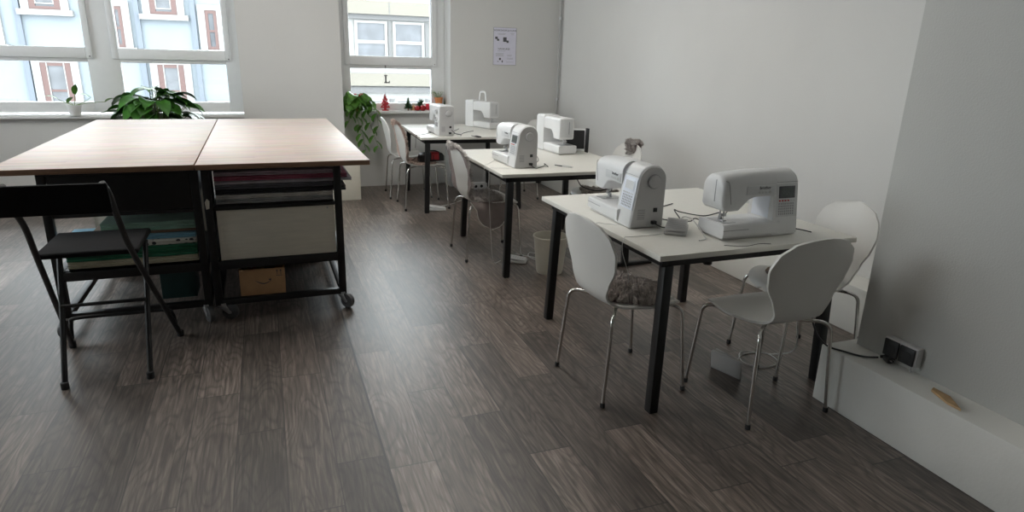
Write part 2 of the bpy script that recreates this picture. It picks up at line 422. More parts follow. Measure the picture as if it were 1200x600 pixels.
sc.view_settings.use_curve_mapping = False
try:
    sc.cycles.use_denoising = True; sc.cycles.max_bounces = 14; sc.cycles.diffuse_bounces = 8; sc.cycles.sample_clamp_indirect = 6
    sc.cycles.transparent_max_bounces = 16
except Exception: pass

# ------------------------------------------------------------------ outside: two facades across the street
YF = 30
struct('ground_outside', MB().box(-60, 60, 8.2, 80, -9.2, -9), M['asphalt'], smooth=False)
def facade_part(name, m, par, rects, d0, d1, bevel=0):
    q = MB()
    for (x0, x1, z0, z1) in rects: q.box(x0, x1, YF - d1, YF - d0, z0, z1)
    return q.build(name, m, par, smooth=False, bevel=bevel)
A = empty('townhouse', (0, 0, 0), 0, 'pale blue rendered house with red-brown windows across the street', 'building')
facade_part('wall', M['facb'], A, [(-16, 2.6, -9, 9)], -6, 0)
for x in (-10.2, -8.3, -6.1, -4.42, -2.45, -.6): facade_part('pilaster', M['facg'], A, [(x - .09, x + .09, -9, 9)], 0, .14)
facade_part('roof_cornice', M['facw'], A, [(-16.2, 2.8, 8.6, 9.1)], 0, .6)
def house_window(x0, x1, z0, z1, sill=True):
    t = .26; jw = .20 if x1 - x0 > .7 else .12
    s = facade_part('window_surround', M['facw'], A, [(x0 - t, x0, z0, z1 + .2), (x1, x1 + t, z0, z1 + .2), (x0, x1, z1, z1 + .2)], 0, .12)
    facade_part('window_ledge', M['facw'], s, [(x0 - t - .12, x1 + t + .12, z0 - .2, z0)], 0, .25)
    fr = facade_part('window_joinery', M['woodbr'], A, [(x0, x0 + jw, z0, z1), (x1 - jw, x1, z0, z1), (x0 + jw, x1 - jw, z0, z0 + .12), (x0 + jw, x1 - jw, z1 - .12, z1), (x0 + jw, x1 - jw, z0 + (z1 - z0) * .45, z0 + (z1 - z0) * .45 + .08)], 0, .10)
    if x1 - x0 > .7:
        facade_part('white_bead', M['facw'], fr, [(x0 + .2, x0 + .24, z0 + .2, z1), (x1 - .24, x1 - .2, z0 + .2, z1), (x0 + .24, x1 - .24, z0 + .2, z0 + .24)], 0, .11)
    facade_part('pane', M['darkpane'], fr, [(x0 + jw - .01, x1 - jw + .01, z0 + .1, z1 - .1)], 0, .05)
for x0, x1 in ((-3.95, -3.0), (-11.9, -10.9), (-7.9, -6.9), (-.4 + .3, .9)):
    for z0 in (2.68, -1.15, 6.0): house_window(x0, x1, z0, z0 + 1.95)
for x0, x1 in ((-5.28, -4.93), (-2.03, -1.6), (-9.5, -9.1)):
    for z0 in (1.42, -2.3, 4.9): house_window(x0, x1, z0, z0 + 1.5)
Bq = empty('office_block', (0, 0, 0), 0, 'white and cream office block seen through the window with the trailing plant', 'building')
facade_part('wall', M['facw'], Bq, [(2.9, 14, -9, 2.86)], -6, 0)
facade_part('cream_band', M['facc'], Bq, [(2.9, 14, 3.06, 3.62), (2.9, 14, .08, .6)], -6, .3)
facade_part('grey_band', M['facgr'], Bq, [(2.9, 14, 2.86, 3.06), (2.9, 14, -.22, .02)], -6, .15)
facade_part('joint', M['facgr'], Bq, [(5.28, 5.31, 3.06, 3.62)], -6, .31)
for x in (3.93, 5.58, 7.25, 8.9, 10.6):
    for z0 in (1.2, -2.1):
        fr = facade_part('window_frame', M['facw'], Bq, [(x - .12, x, z0, z0 + 1.6), (x + 1.17, x + 1.29, z0, z0 + 1.6), (x, x + 1.17, z0 + .66, z0 + .8), (x, x + 1.17, z0, z0 + .1), (x, x + 1.17, z0 + 1.5, z0 + 1.6)], 0, .1)
        facade_part('pane', M['darkpane'], fr, [(x, x + 1.17, z0 + .05, z0 + 1.52)], 0, .04)
        facade_part('mullion', M['facgr'], fr, [(x + 1.33, x + 1.45, z0, z0 + 1.6)], 0, .06)

# ------------------------------------------------------------------ folding of things: chairs
def interp(tab, t):
    for (a, va), (b_, vb) in zip(tab, tab[1:]):
        if t <= b_:
            k = (t - a) / (b_ - a) if b_ > a else 0
            k = k * k * (3 - 2 * k) * .5 + k * .5
            return va + (vb - va) * k
    return tab[-1][1]
PROF = spline([(0, .222, .414), (0, .205, .436), (0, .14, .450), (0, .04, .441), (0, -.07, .437), (0, -.135, .444), (0, -.180, .470), (0, -.202, .520), (0, -.216, .605), (0, -.238, .715), (0, -.268, .845)], 8)
_cum = [0]
for a_, b_ in zip(PROF, PROF[1:]): _cum.append(_cum[-1] + (b_ - a_).length)
LT = _cum[-1]
def prof_at(t):
    s = t * LT
    for i in range(len(PROF) - 1):
        if s <= _cum[i + 1] + 1e-9:
            k = (s - _cum[i]) / (_cum[i + 1] - _cum[i]); return PROF[i].lerp(PROF[i + 1], k)
    return PROF[-1]
WTAB = [(0, .03), (.02, .125), (.06, .172), (.11, .195), (.18, .208), (.28, .209), (.38, .178), (.47, .140), (.55, .134), (.63, .160), (.73, .205), (.82, .218), (.90, .196), (.96, .140), (.99, .065), (1, .015)]
def shell_pt(t, u, off=0):
    """point on the chair shell: t along from seat lip to back top, u across -1..1, off = lift from the surface"""
    p = prof_at(t); q = prof_at(min(1, t + .01)); p0 = prof_at(max(0, t - .01))
    tan = (q - p0).normalized(); nrm = Vector((0, -tan.z, tan.y))   # rotated tangent in yz
    if nrm.y < 0 and t > .6: nrm = -nrm
    if t <= .6 and nrm.z < 0: nrm = -nrm
    w_ = interp(WTAB, t)
    bk_ = max(0, min(1, (t - .48) / .2)); st = 1 - bk_
    cup = (.030 * bk_ + .010 * st) * u * u * (w_ / .2)
    tip = -.018 * u * u * max(0, 1 - t / .15)
    return Vector((u * w_, p.y, p.z)) + nrm * (off + cup) + Vector((0, 0, tip))
def chair_shell():
    mb = MB(); NU, NV = 14, 44; T = .0105
    ts = [.5 - .5 * math.cos(PI * i / NV) for i in range(NV + 1)]
    ts = [.5 * a + .5 * i / NV for i, a in enumerate(ts)]
    us = [-1 + 2 * i / NU for i in range(NU + 1)]
    top = [shell_pt(t, u) for t in ts for u in us]; bot = [shell_pt(t, u, -T) for t in ts for u in us]
    n = len(top); W_ = NU + 1; fs = []
    for i in range(NV):
        for j in range(NU):
            a = i * W_ + j; fs.append((a, a + 1, a + W_ + 1, a + W_)); fs.append((n + a, n + a + W_, n + a + W_ + 1, n + a + 1))
    rim = [j for j in range(W_)] + [i * W_ + NU for i in range(1, NV + 1)] + [NV * W_ + j for j in range(NU - 1, -1, -1)] + [i * W_ for i in range(NV - 1, 0, -1)]
    for a, c in zip(rim, rim[1:] + rim[:1]): fs.append((a, c, n + c, n + a))
    mb.add(top + bot, fs); return mb
def make_chair(label, group):
    t = empty('shell_chair', (0, 0, 0), 0, label, 'chair', group)
    sh = chair_shell(); sh.build('seat_shell', M['shell'], t, ang=50)
    for sx in (-1, 1):
        for sy in (-1, 1):
            path = spline([(sx * .02, sy * .05, .417), (sx * .10, sy * .11, .419), (sx * .168, sy * .160, .421), (sx * .193, sy * .186, .400), (sx * .200, sy * .194, .34), (sx * .211, sy * .209, .15), (sx * .219, sy * .221, .012)], 5)
            lg = MB().tube(path, .0085, 10).build('leg', M['chrome'], t, ang=60)
            MB().lathe([(.0095, 0), (.0115, .002), (.0115, .018), (.010, .022)], 12, (sx * .219, sy * .221, 0)).build('foot_cap', M['foot'], lg)
    MB().lathe([(.055, .404), (.062, .410), (.062, .420), (.05, .426)], 20).build('mounting_plate', M['steel'], t)
    return t

# ---- sheepskins: a hide with thousands of strands, laid over a parametric surface
def fleece(name, surf, uv_n, strands, length, fur, hide, label, cat, group=None, seed=1, loc=(0, 0, 0), rz=0, thick=.008, width=.0022, clump=9, outline=None, lean=None):
    """surf(u,v)->(point, normal); u,v in -1..1 inside a wobbly outline"""
    rg = random.Random(seed)
    t = empty(name, loc, rz, label, cat, group)
    NU, NV = uv_n
    def wob(a): return 1 - .10 * abs(math.sin(a * 2.5 + seed)) - .07 * math.sin(a * 5 + seed * 2)
    outl = outline or wob
    rings = []
    NA = 40; NR = 7
    ptsT = []; ptsB = []
    for i in range(NR + 1):
        for k in range(NA):
            a = 2 * PI * k / NA; rr = i / NR * outl(a); u, v = rr * math.cos(a), rr * math.sin(a)
            p, n = surf(u, v); e = 1 - .6 * (i / NR) ** 3
            ptsT.append(p + n * thick * e); ptsB.append(p + n * .0018)
    n0 = len(ptsT); fs = []
    for i in range(NR):
        for k in range(NA):
            k2 = (k + 1) % NA; a, b1, c, d = i * NA + k, i * NA + k2, (i + 1) * NA + k2, (i + 1) * NA + k
            fs.append((a, b1, c, d)); fs.append((n0 + a, n0 + d, n0 + c, n0 + b1))
    for k in range(NA):
        k2 = (k + 1) % NA; fs.append((NR * NA + k, NR * NA + k2, n0 + NR * NA + k2, n0 + NR * NA + k))
    h = MB().add(ptsT + ptsB, fs).build('hide', hide, t, ang=60)
    # strands
    vs = []; f2 = []; att = []
    cl = []
    for _ in range(max(10, strands // clump)):
        a = rg.uniform(0, 2 * PI); rr = math.sqrt(rg.random()) * outl(a); cl.append((rr * math.cos(a), rr * math.sin(a)))
    for (cu_, cv_) in cl:
        pc, nc = surf(cu_ * .98, cv_ * .98)
        q = pc * 16 + Vector((seed * 3.1, 0, 0))
        flow = Vector((noise.noise(q), noise.noise(q + Vector((9, 2, 1))), noise.noise(q + Vector((3, 8, 5))))) * 1.5
        if lean: flow += lean
        flow = flow - nc * flow.dot(nc)
        tipc = pc + nc * length * .55 + flow * length * .9
        shade = rg.random()
        for _k in range(clump):
            u = cu_ + rg.gauss(0, .028); v = cv_ + rg.gauss(0, .028)
            p, n = surf(max(-1, min(1, u)), max(-1, min(1, v)))
            p = p + n * thick * .4
            ln = rg.uniform(.75, 1.2)
            tip = p.lerp(tipc, .72) + n * length * .30 * ln + Vector((rg.gauss(0, 1), rg.gauss(0, 1), rg.gauss(0, 1))) * length * .13
            mid = p.lerp(tip, .5) + n * length * .20 * ln
            side = (tip - p).cross(Vector((rg.gauss(0, 1), rg.gauss(0, 1), rg.gauss(0, 1))))
            if side.length < 1e-6: continue
            side.normalize(); side *= width
            o = len(vs); vs += [p - side, p + side, mid + side * .9, mid - side * .9, tip]
            f2 += [(o, o + 1, o + 2, o + 3), (o + 3, o + 2, o + 4)]
            s0 = shade ** 1.5; att += [.15 + s0 * .3, .15 + s0 * .3, .25 + s0 * .55, .25 + s0 * .55, .35 + s0 * .65]
    me = bpy.data.meshes.new('wool'); me.from_pydata([tuple(x) for x in vs], [], f2); me.materials.append(fur)
    ca = me.color_attributes.new('strand', 'FLOAT_COLOR', 'POINT')
    ca.data.foreach_set('color', [c for x in att for c in (x, x, x, 1)])
    me.polygons.foreach_set('use_smooth', [True] * len(me.polygons))
    o = bpy.data.objects.new('wool', me); COL.objects.link(o); o.parent = t
    tag(o, kind='stuff')
    return t
def seat_surf(cu_=.0, span=(.06, .50), wide=.93):
    def s(u, v):
        tt = span[0] + (span[1] - span[0]) * (v + 1) / 2
        return shell_pt(tt, u * wide, .0015), nrm_at(tt, u * wide)
    return s
def nrm_at(t, u):
    a = shell_pt(min(1, t + .012), u); c = shell_pt(max(0, t - .012), u); d = shell_pt(t, min(1, u + .05)); e = shell_pt(t, max(-1, u - .05))
    n = (d - e).cross(a - c)
    if n.length < 1e-9: return Vector((0, 0, 1))
    n.normalize()
    if t < .6 and n.z < 0: n = -n
    if t >= .6 and n.y < 0: n = -n
    return n

CH_POS = [
 ('white shell chair beside the nearest table, its seat under a dark-tipped round fleece', 1.515, 2.479, -86.5),
 ('bare white shell chair with back turned, at the near edge of the nearest table', 2.035, 2.122, 1),
 ('white shell chair between the nearest table and the wall, with a tan fleece tuft', 2.500, 2.400, 82),
 ('white shell chair at the middle table, draped in a grey fleece with a hanging flap', 1.545, 4.670, -90),
 ('white shell chair behind the middle table, grey fleece bunched on its back top', 2.540, 4.640, 92),
 ('white shell chair at the farthest table, draped in a beige-pink fleece', 1.435, 6.415, -90),
 ('white shell chair nearest the window wall, mostly hidden behind the beige-pink fleece chair', 1.400, 6.985, -93),
 ('white shell chair by the wall behind the farthest table, only its round back showing', 2.50, 6.63, 88),
]
CH = []
proto = make_chair('x', 'white shell chairs')
for i, (lb, x, y, a) in enumerate(CH_POS):
    o = proto if i == 0 else copy_tree(proto)
    o['label'] = lb; o.location = (x, y, 0); o.rotation_euler = (0, 0, R(a)); CH.append(o)

def at_chair(i): c = CH_POS[i]; return dict(loc=(c[1], c[2], 0), rz=R(c[3]))
# fleeces -------------------------------------------------
fleece('sheepskin_pad', seat_surf(0, (.07, .50), .95), (0, 0), 6500, .046, M['furb'], M['hide'],
       'dark-tipped grey round sheepskin pad on the chair beside the nearest table', 'sheepskin', seed=3, clump=16, width=.0027, **at_chair(0))
fleece('sheepskin_pad', seat_surf(0, (.09, .47), .92), (0, 0), 3000, .030, M['furt'], M['hide'],
       'small tan sheepskin patch on the wall-side chair of the nearest table', 'sheepskin', seed=5, **at_chair(2))
# grey fleece draped from the back, over the seat, with a flap hanging off the near side
def drape_path(pts):
    S = spline(pts, 8); cum = [0]
    for a, c in zip(S, S[1:]): cum.append(cum[-1] + (c - a).length)
    def at(t):
        s = max(0, min(1, t)) * cum[-1]
        for i in range(len(S) - 1):
            if s <= cum[i + 1] + 1e-9:
                k = (s - cum[i]) / max(1e-9, cum[i + 1] - cum[i]); return S[i].lerp(S[i + 1], k)
        return S[-1]
    return at
def back_drape(t0=.20, over=.09, wide=1.30):
    """surface following the shell from the seat (t0) up the back, over its top and a little down behind"""
    def s(u, v):
        tt = (v + 1) / 2; k = .86
        if tt < k:
            t = t0 + (.975 - t0) * tt / k
            wd = interp(WTAB, t); f = max(.0, min(1, .205 / max(wd, .02)))
            f = 1
            p = shell_pt(t, 0, .002); q = shell_pt(t, 1, .002)
            cup = Vector((0, q.y - p.y, q.z - p.z)) * min(1, abs(u)) ** 2
            hw = (.205 if t < .45 else .150 + .085 * math.sin(min(1, (t - .45) / .45) * PI * .62)) + .012 * math.sin(t * 37 + u * 2)
            return p + Vector((u * hw * (wide if t > .5 else 1.06), 0, 0)) + cup - Vector((0, .030 * max(0, abs(u) - .75) / .25 if t > .5 else 0, 0)), nrm_at(t, 0)
        e = (tt - k) / (1 - k)
        p = shell_pt(.985, 0, .002); a = e * PI
        c = p + Vector((0, -.012, 0))
        return c + Vector((u * .15 * wide * (1 - .3 * e), .014 * math.cos(a), .014 * math.sin(a) - max(0, e - .5) * over)), Vector((0, math.cos(a), math.sin(a) + .1)).normalized()
    return s
fl = fleece('sheepskin_throw', back_drape(.12), (0, 0), 9000, .034, M['furg'], M['hide'],
       'grey sheepskin draped over back and seat of the middle table chair', 'sheepskin', seed=8, outline=lambda a: (1.0 / max(abs(math.cos(a)), abs(math.sin(a)))) ** .75 * .93, **at_chair(3))
# hanging flap (hide side out) on the near side of that chair: chair faces +x so its right-hand side (+x local) is the near one
fp = MB(); NU_, NV_ = 14, 12; top = []; bot = []
for j in range(NV_ + 1):
    v = j / NV_
    for i in range(NU_ + 1):
        u = i / NU_ * 2 - 1
        wv = .118 * math.sqrt(max(0, 1 - max(0, v - .35) ** 2 / .4225)) if v > .35 else .118 + .05 * (1 - v / .35)
        x = .195 + .022 * math.sin(min(1, v * 3) * PI / 2) + .008 * math.sin(u * 4 + v * 3)
        z = .452 - .205 * v + .006 * math.sin(u * 5)
        top.append((x, -.02 + u * wv, z)); bot.append((x - .007, -.02 + u * wv * .97, z))
W_ = NU_ + 1; n0 = len(top); fs = []
for j in range(NV_):
    for i in range(NU_):
        a = j * W_ + i; fs.append((a, a + 1, a + W_ + 1, a + W_)); fs.append((n0 + a, n0 + a + W_, n0 + a + W_ + 1, n0 + a + 1))
rim = [j for j in range(W_)] + [i * W_ + NU_ for i in range(1, NV_ + 1)] + [NV_ * W_ + j for j in range(NU_ - 1, -1, -1)] + [i * W_ for i in range(NV_ - 1, 0, -1)]
for a, c in zip(rim, rim[1:] + rim[:1]): fs.append((a, c, n0 + c, n0 + a))
fp.add(top + bot, fs).build('hanging_flap', M['hide'], fl, ang=70)
rp = MB().tube([top[k] for k in rim[W_ - 1:]] + [top[0]], .0030, 8).build('pale_rim', M['shell'], fl)
fleece('sheepskin_throw', back_drape(.10), (0, 0), 8000, .030, M['furp'], M['hidep'],
       'beige-pink sheepskin draped over back and seat of the farthest table chair', 'sheepskin', seed=12, outline=lambda a: (1.0 / max(abs(math.cos(a)), abs(math.sin(a)))) ** .75 * .93, **at_chair(5))
# wall-side chair at the middle table: fleece on the back top and one on the seat
def top_surf(u, v):
    e = (v + 1) / 2; p = shell_pt(.985, 0, .0)
    a = -.5 + e * (PI + 1.0)
    rr = .022
    c = p + Vector((0, -.006, -.012))
    dn = -max(0, .25 - e) * .32 - max(0, e - .75) * .32
    return c + Vector((u * .092, rr * math.cos(a), rr * math.sin(a) + dn)), Vector((u * .3, math.cos(a), math.sin(a))).normalized()
fleece('sheepskin_throw', top_surf, (0, 0), 2600, .040, M['furg'], M['hide'],
       'grey curly sheepskin bunched on the chair back behind the middle table', 'sheepskin', seed=21, **at_chair(4))
fleece('sheepskin_pad', seat_surf(0, (.05, .47), .95), (0, 0), 3200, .028, M['furb'], M['hide'],
       'dark grey sheepskin pad under the wall side of the middle table', 'sheepskin', seed=23, **at_chair(4))

# ------------------------------------------------------------------ sewing tables
TH = .74
def make_table(W_, L_):
    t = empty('sewing_table')
    MB().box(0, L_, 0, W_, TH - .024, TH).build('table_top', M['laminate'], t, bevel=.0025)
    f = MB(); i = .045; z0, z1 = TH - .064, TH - .0245
    f.box(i, L_ - i, i, i + .03, z0, z1); f.box(i, L_ - i, W_ - i - .03, W_ - i, z0, z1)
    f.box(i, i + .03, i, W_ - i, z0, z1); f.box(L_ - i - .03, L_ - i, i, W_ - i, z0, z1)
    f.box(L_ / 2 - .015, L_ / 2 + .015, i, W_ - i, z0, z1)
    f.build('under_frame', M['black'], t, bevel=.002)
    for (x, y, sx, sy) in ((0, 0, 1, 1), (L_, 0, -1, 1), (0, W_, 1, -1), (L_, W_, -1, -1)):
        a = Vector((x + sx * .078, y + sy * .062, z0 + .002)); c = Vector((x + sx * .058, y + sy * .040, .006))
        h = .0225
        def ring(p): return [p + Vector((-h, -h, 0)), p + Vector((h, -h, 0)), p + Vector((h, h, 0)), p + Vector((-h, h, 0))]
        lg = MB().loft([ring(c), ring(a)]).build('leg', M['black'], t, bevel=.004)
        MB().box(c.x - .02, c.x + .02, c.y - .02, c.y + .02, 0, .007).build('glide', M['foot'], lg)
    MB().lathe([(.018, -.014), (.02, -.01), (.02, 0)], 14, (L_ * .27, i + .02, z0)).build('cable_clip', M['blackp'], t)
    return t
T1 = make_table(1.198, 1.069); T2 = copy_tree(T1); T3 = copy_tree(T1)
for t, (x, y, a, lb) in zip((T1, T2, T3), ((1.444, 2.112, .014, 'nearest white-topped table on black square legs, carrying two large white sewing machines'),
                                           (1.438, 4.011, -.008, 'middle white-topped table on black legs, grey fleece chair at its side'),
                                           (1.338, 6.036, -.035, 'farthest white-topped table on black legs, in front of the window sill'))):
    t.location = (x, y, 0); t.rotation_euler = (0, 0, a); tag(t, lb, 'table', 'white sewing tables in a row')

# ------------------------------------------------------------------ sewing machines
def rrect(y0, y1, z0, z1, rt_, rb, x, n=6, slant=0):
    """closed ring in yz with top radius rt_ (front, back) and bottom radius rb; slant shifts the top front edge back"""
    out = []
    def arc(cy, cz, r, a0):
        for i in range(n + 1):
            a = a0 + PI / 2 * i / n; out.append((cy + r * math.cos(a), cz + r * math.sin(a)))
    rb_, rf = (rt_ if isinstance(rt_, tuple) else (rt_, rt_))
    arc(y1 - rb_, z1 - rb_, rb_, 0); arc(y0 + rf, z1 - rf, rf, PI / 2); arc(y0 + rb, z0 + rb, rb, PI); arc(y1 - rb, z0 + rb, rb, 1.5 * PI)
    return [Vector((x, p + (slant * (q - z0) / max(1e-6, z1 - z0)) * (1 if p < (y0 + y1) / 2 else 0), q)) for p, q in out]
def make_machine(style, label, logo=True, handle=False):
    """style 'lcd': rounded computerised machine, 'dial': boxy machine with dials. local: operator side -y, hand wheel +x"""
    t = empty('sewing_machine', (0, 0, 0), 0, label, 'sewing machine')
    lcd = style == 'lcd'
    RT = (.060, .058) if lcd else (.018, .022)
    D0, D1 = (-.088, .088) if lcd else (-.080, .080)
    HZ = .296
    # bed
    b_ = MB(); b_.loft([rrect(D0 - .006, D1 - .004, .012, .072, .010, .014, x) for x in (-.213, -.205, .10)])
    b_.build('bed', M['body'], t, bevel=0)
    MB().box(-.205, .20, D0 + .004, D1 - .012, .003, .016).build('base_tray', M['bodyg'], t, bevel=.004)
    ln = MB().box(-.2135, -.075, D0 - .0072, D0 - .004, .046, .0485).build('accessory_tray_seam', M['greyink'], t)
    # column
    c_ = MB(); sl = .042 if lcd else .008
    def colring(x, k=0): return rrect(D0 + k, D1 - k * .5, .004 + k * .3, HZ - k, (RT[0], RT[1]), .008, x, slant=sl)
    c_.loft([colring(.070), colring(.200), colring(.209, .004), colring(.213, .012)])
    c_.build('column', M['body'], t, ang=40)
    sp = MB(); sp.loft([[Vector((x, p.y * .955 + .002, p.z * .955 + .004)) for p in colring(0)] for x in (.2125, .2150)])
    sp.build('side_panel', M['bodyg'], t, ang=40)
    # arm and head
    a_ = MB(); y0, y1 = D0 + .022, D1 - .004
    if lcd: secs = [(-.214, .012, .170, .258), (-.208, .004, .140, .276), (-.196, 0, .128, .283), (-.165, 0, .124, .287), (-.120, 0, .126, .290), (-.092, 0, .150, .292), (-.070, 0, .172, .294), (-.03, 0, .184, .296), (.075, 0, .186, .296)]
    else: secs = [(-.210, .004, .128, .286), (-.204, 0, .122, .290), (-.110, 0, .122, .290), (-.100, 0, .150, .290), (-.06, 0, .188, .290), (.075, 0, .190, .290)]
    a_.loft([rrect(y0 + k, y1 - k, z0, z1, (min(RT[1], (z1 - z0) * .48), min(RT[0] * .9, (z1 - z0) * .48)), .012, x) for (x, k, z0, z1) in secs])
    a_.build('arm', M['body'], t, ang=40)
    # front cover band on the arm (slightly raised) and head cover
    fb = MB(); fb.box(-.090, .066, y0 - .003, y0 + .004, .196, .236); fb.build('arm_cover', M['chart'], t, bevel=.002)
    if lcd:
        text_obj('brand_lettering', 'brother', .020, M['ink'], t, (.010, y0 - .0035, .226), (R(90), 0, 0))
    kb = MB()
    for k in range(3): kb.lathe([(.0045, 0), (.0045, .003)], 10, mtx=Matrix.Translation((-.02 + k * .018, y0 - .002, .206)) @ Matrix.Rotation(R(90), 4, 'X'))
    kb.lathe([(.007, 0), (.007, .0035)], 12, mtx=Matrix.Translation((.040, y0 - .002, .206)) @ Matrix.Rotation(R(90), 4, 'X'))
    tag(kb.build('stitch_button', M['bodyg'], t))
    sl_ = MB().box(-.2150, -.2120, -.012, -.008, .165, .262).build('thread_slot', M['greyink'], t)
    MB().tube(spline([(-.2, y0 + .010, .262), (-.19, y0 - .002, .25), (-.17, y0 - .0035, .16)], 4), .0010, 6).build('upper_thread', M['ink'], t)
    # needle assembly
    nb = MB(); nb.tube([(-.155, -.012, .135), (-.155, -.012, .098)], .0045, 10); nb.box(-.163, -.147, -.020, -.004, .094, .106); nb.tube([(-.155, -.012, .096), (-.155, -.012, .070)], .0010, 6)
    nb.tube([(-.163, .004, .135), (-.163, .004, .084)], .0040, 8)
    nb.build('needle_bar', M['steel'], t)
    pf = MB(); pf.box(-.169, -.147, -.026, .010, .0735, .078); pf.box(-.168, -.152, -.004, .008, .078, .094); pf.build('presser_foot', M['steel'], t, bevel=.001)
    nt_ = MB().tube(spline([(-.14, .0, .128), (-.132, -.006, .112), (-.145, -.01, .104)], 4), .002, 6).build('needle_threader', M['ink'], t)
    MB().box(-.195, -.120, -.058, .050, .0718, .0738).build('needle_plate', M['steel'], t, bevel=.0006)
    if lcd:
        # print panel, display, buttons and stitch chart on the slanted column front
        def onf(x, z, d=.001):
            k = (z - .004) / (HZ - .004); return Vector((x, D0 + sl * k - d, z))
        def patch(x0, x1, z0, z1, d=.0012):
            q = MB(); ring = lambda dd: [onf(x0, z0, dd), onf(x1, z0, dd), onf(x1, z1, dd), onf(x0, z1, dd)]
            q.loft([ring(-.002), ring(d)]); return q
        patch(.086, .206, .088, .236).build('control_panel', M['chart'], t, bevel=.0005)
        fr = patch(.100, .192, .172, .226, .003).build('display_frame', M['ink'], t, bevel=.001)
        patch(.110, .182, .180, .218, .0036).build('display', M['lcd'], fr)
        for k in range(4): patch(.101 + k * .0165, .109 + k * .0165, .158, .164, .004).build('key', M['redbtn'] if k < 4 else M['ink'], t)
        for k in range(2): patch(.170 + k * .015, .176 + k * .015, .158, .163, .003).build('key', M['bodyg'], t)
        ch_ = MB()
        for i_ in range(8):
            for j_ in range(5):
                ch_.loft([[onf(.100 + i_ * .0115, .097 + j_ * .0115, d), onf(.106 + i_ * .0115, .097 + j_ * .0115, d), onf(.106 + i_ * .0115, .105 + j_ * .0115, d), onf(.100 + i_ * .0115, .105 + j_ * .0115, d)] for d in (.0010, .0017)])
        ch_.build('stitch_chart', M['greyink'], t, smooth=False)
        wp = MB(); wp.loft([[Vector((x, y, z)) for (x, y, z) in ((.0685, y0 + .022, .078), (.0685, y1 - .02, .078), (.0685, y1 - .02, .182), (.0685, y0 + .022, .182))], [Vector((x, y, z)) for (x, y, z) in ((.0700, y0 + .022, .078), (.0700, y1 - .02, .078), (.0700, y1 - .02, .182), (.0700, y0 + .022, .182))]])
        wp.build('painted_led_reflection', M['ledlit'], t)  # pale sheet painted as the work LED's reflection on the column
        sm = MB().loft([[onf(.084, .244, d), onf(.210, .244, d), onf(.210, .2455, d), onf(.084, .2455, d)] for d in (-.001, .0016)]).build('lid_seam', M['greyink'], t)
    else:
        for (x, z, r) in ((.14, .235, .024), (.14, .165, .024)):
            dl = MB().lathe([(r, 0), (r, .012), (r * .8, .016)], 24, mtx=Matrix.Translation((x, D0 + .006, z)) @ Matrix.Rotation(R(90), 4, 'X')).build('dial', M['bodyg'], t)
            MB().box(x - .003, x + .003, D0 - .0125, D0 - .008, z, z + r * .8).build('pointer', M['ink'], dl)
        MB().box(.105, .175, D0 + .004, D0 - .001, .09, .13).build('stitch_chart', M['greyink'], t)
        MB().box(-.2118, -.2085, y0 + .014, y1 - .014, .140, .276).build('face_plate', M['chart'], t, bevel=.001)
        MB().box(-.12, .05, .02, .05, .2885, .2925).build('handle_recess', M['bodyg'], t)
    # hand wheel, switch, socket, vents on the right hand end
    wl = MB().lathe([(.030, 0), (.030, .010), (.026, .014), (.018, .015)], 32, mtx=Matrix.Translation((.214, .024, .222)) @ Matrix.Rotation(R(90), 4, 'Y')).build('hand_wheel', M['bodyg'], t)
    rg_ = MB(); rg_.tube([(.2175, .024 + .033 * math.cos(a * PI / 16), .222 + .033 * math.sin(a * PI / 16)) for a in range(32)], .0014, 6, closed=True).build('wheel_gap_ring', M['greyink'], t)
    MB().box(.213, .2185, .032, .052, .078, .098).build('power_switch', M['blackp'], t, bevel=.001)
    pg = MB(); pg.box(.213, .232, .024, .048, .022, .038); pg.build('power_plug', M['blackp'], t, bevel=.002)
    vt = MB()
    for k in range(6): vt.box(.2148, .2160, -.050, -.012, .046 + k * .0085, .0495 + k * .0085)
    vt.build('vent', M['greyink'], t)
    if handle:
        MB().tube(spline([(.055, 0, .286), (.045, 0, .36), (.03, 0, .385), (-.03, 0, .385), (-.045, 0, .36), (-.055, 0, .286)], 5), .010, 8).build('carry_handle', M['body'], t)
    return t
m1b = make_machine('lcd', 'large white sewing machine with front display, on the nearest table facing the near edge')
m1a = copy_tree(m1b); m1a['label'] = 'white sewing machine turned sideways beside the grey pedal on the nearest table'
for c_ in [x for x in bpy.data.objects if x.parent == m1a]:
    if c_.name.startswith('key'): c_.data = c_.data.copy(); c_.data.materials[0] = M['bodyg']
    if c_.name.startswith(('display_frame', 'control_panel', 'display')):
        c_.data = c_.data.copy(); c_.data.materials[0] = M['ledlit']
        for k_ in [x for x in bpy.data.objects if x.parent == c_]: k_.data = k_.data.copy(); k_.data.materials[0] = M['chart']
m2a = copy_tree(m1b); m2a['label'] = 'white sewing machine turned sideways at the near corner of the middle table'
m2b = make_machine('dial', 'boxy white sewing machine toward the wall on the middle table')
m3a = copy_tree(m2b); m3a['label'] = 'narrow grey-sided sewing machine at the near corner of the farthest table'
m3b = make_machine('dial', 'white sewing machine with raised carrying handle on the farthest table', handle=True)
for o, x, y, a, s in ((m1b, 2.048, 2.328, 1, 1), (m1a, 1.628, 2.735, -91, 1), (m2a, 1.678, 4.432, -88, 1), (m2b, 2.255, 4.985, 93, 1), (m3a, 1.602, 6.325, -88, .97), (m3b, 2.205, 6.83, 112, .98)):
    o.location = (x, y, TH); o.rotation_euler = (0, 0, R(a)); o.scale = (s, s, s)
    o['group'] = 'white sewing machines on the tables'

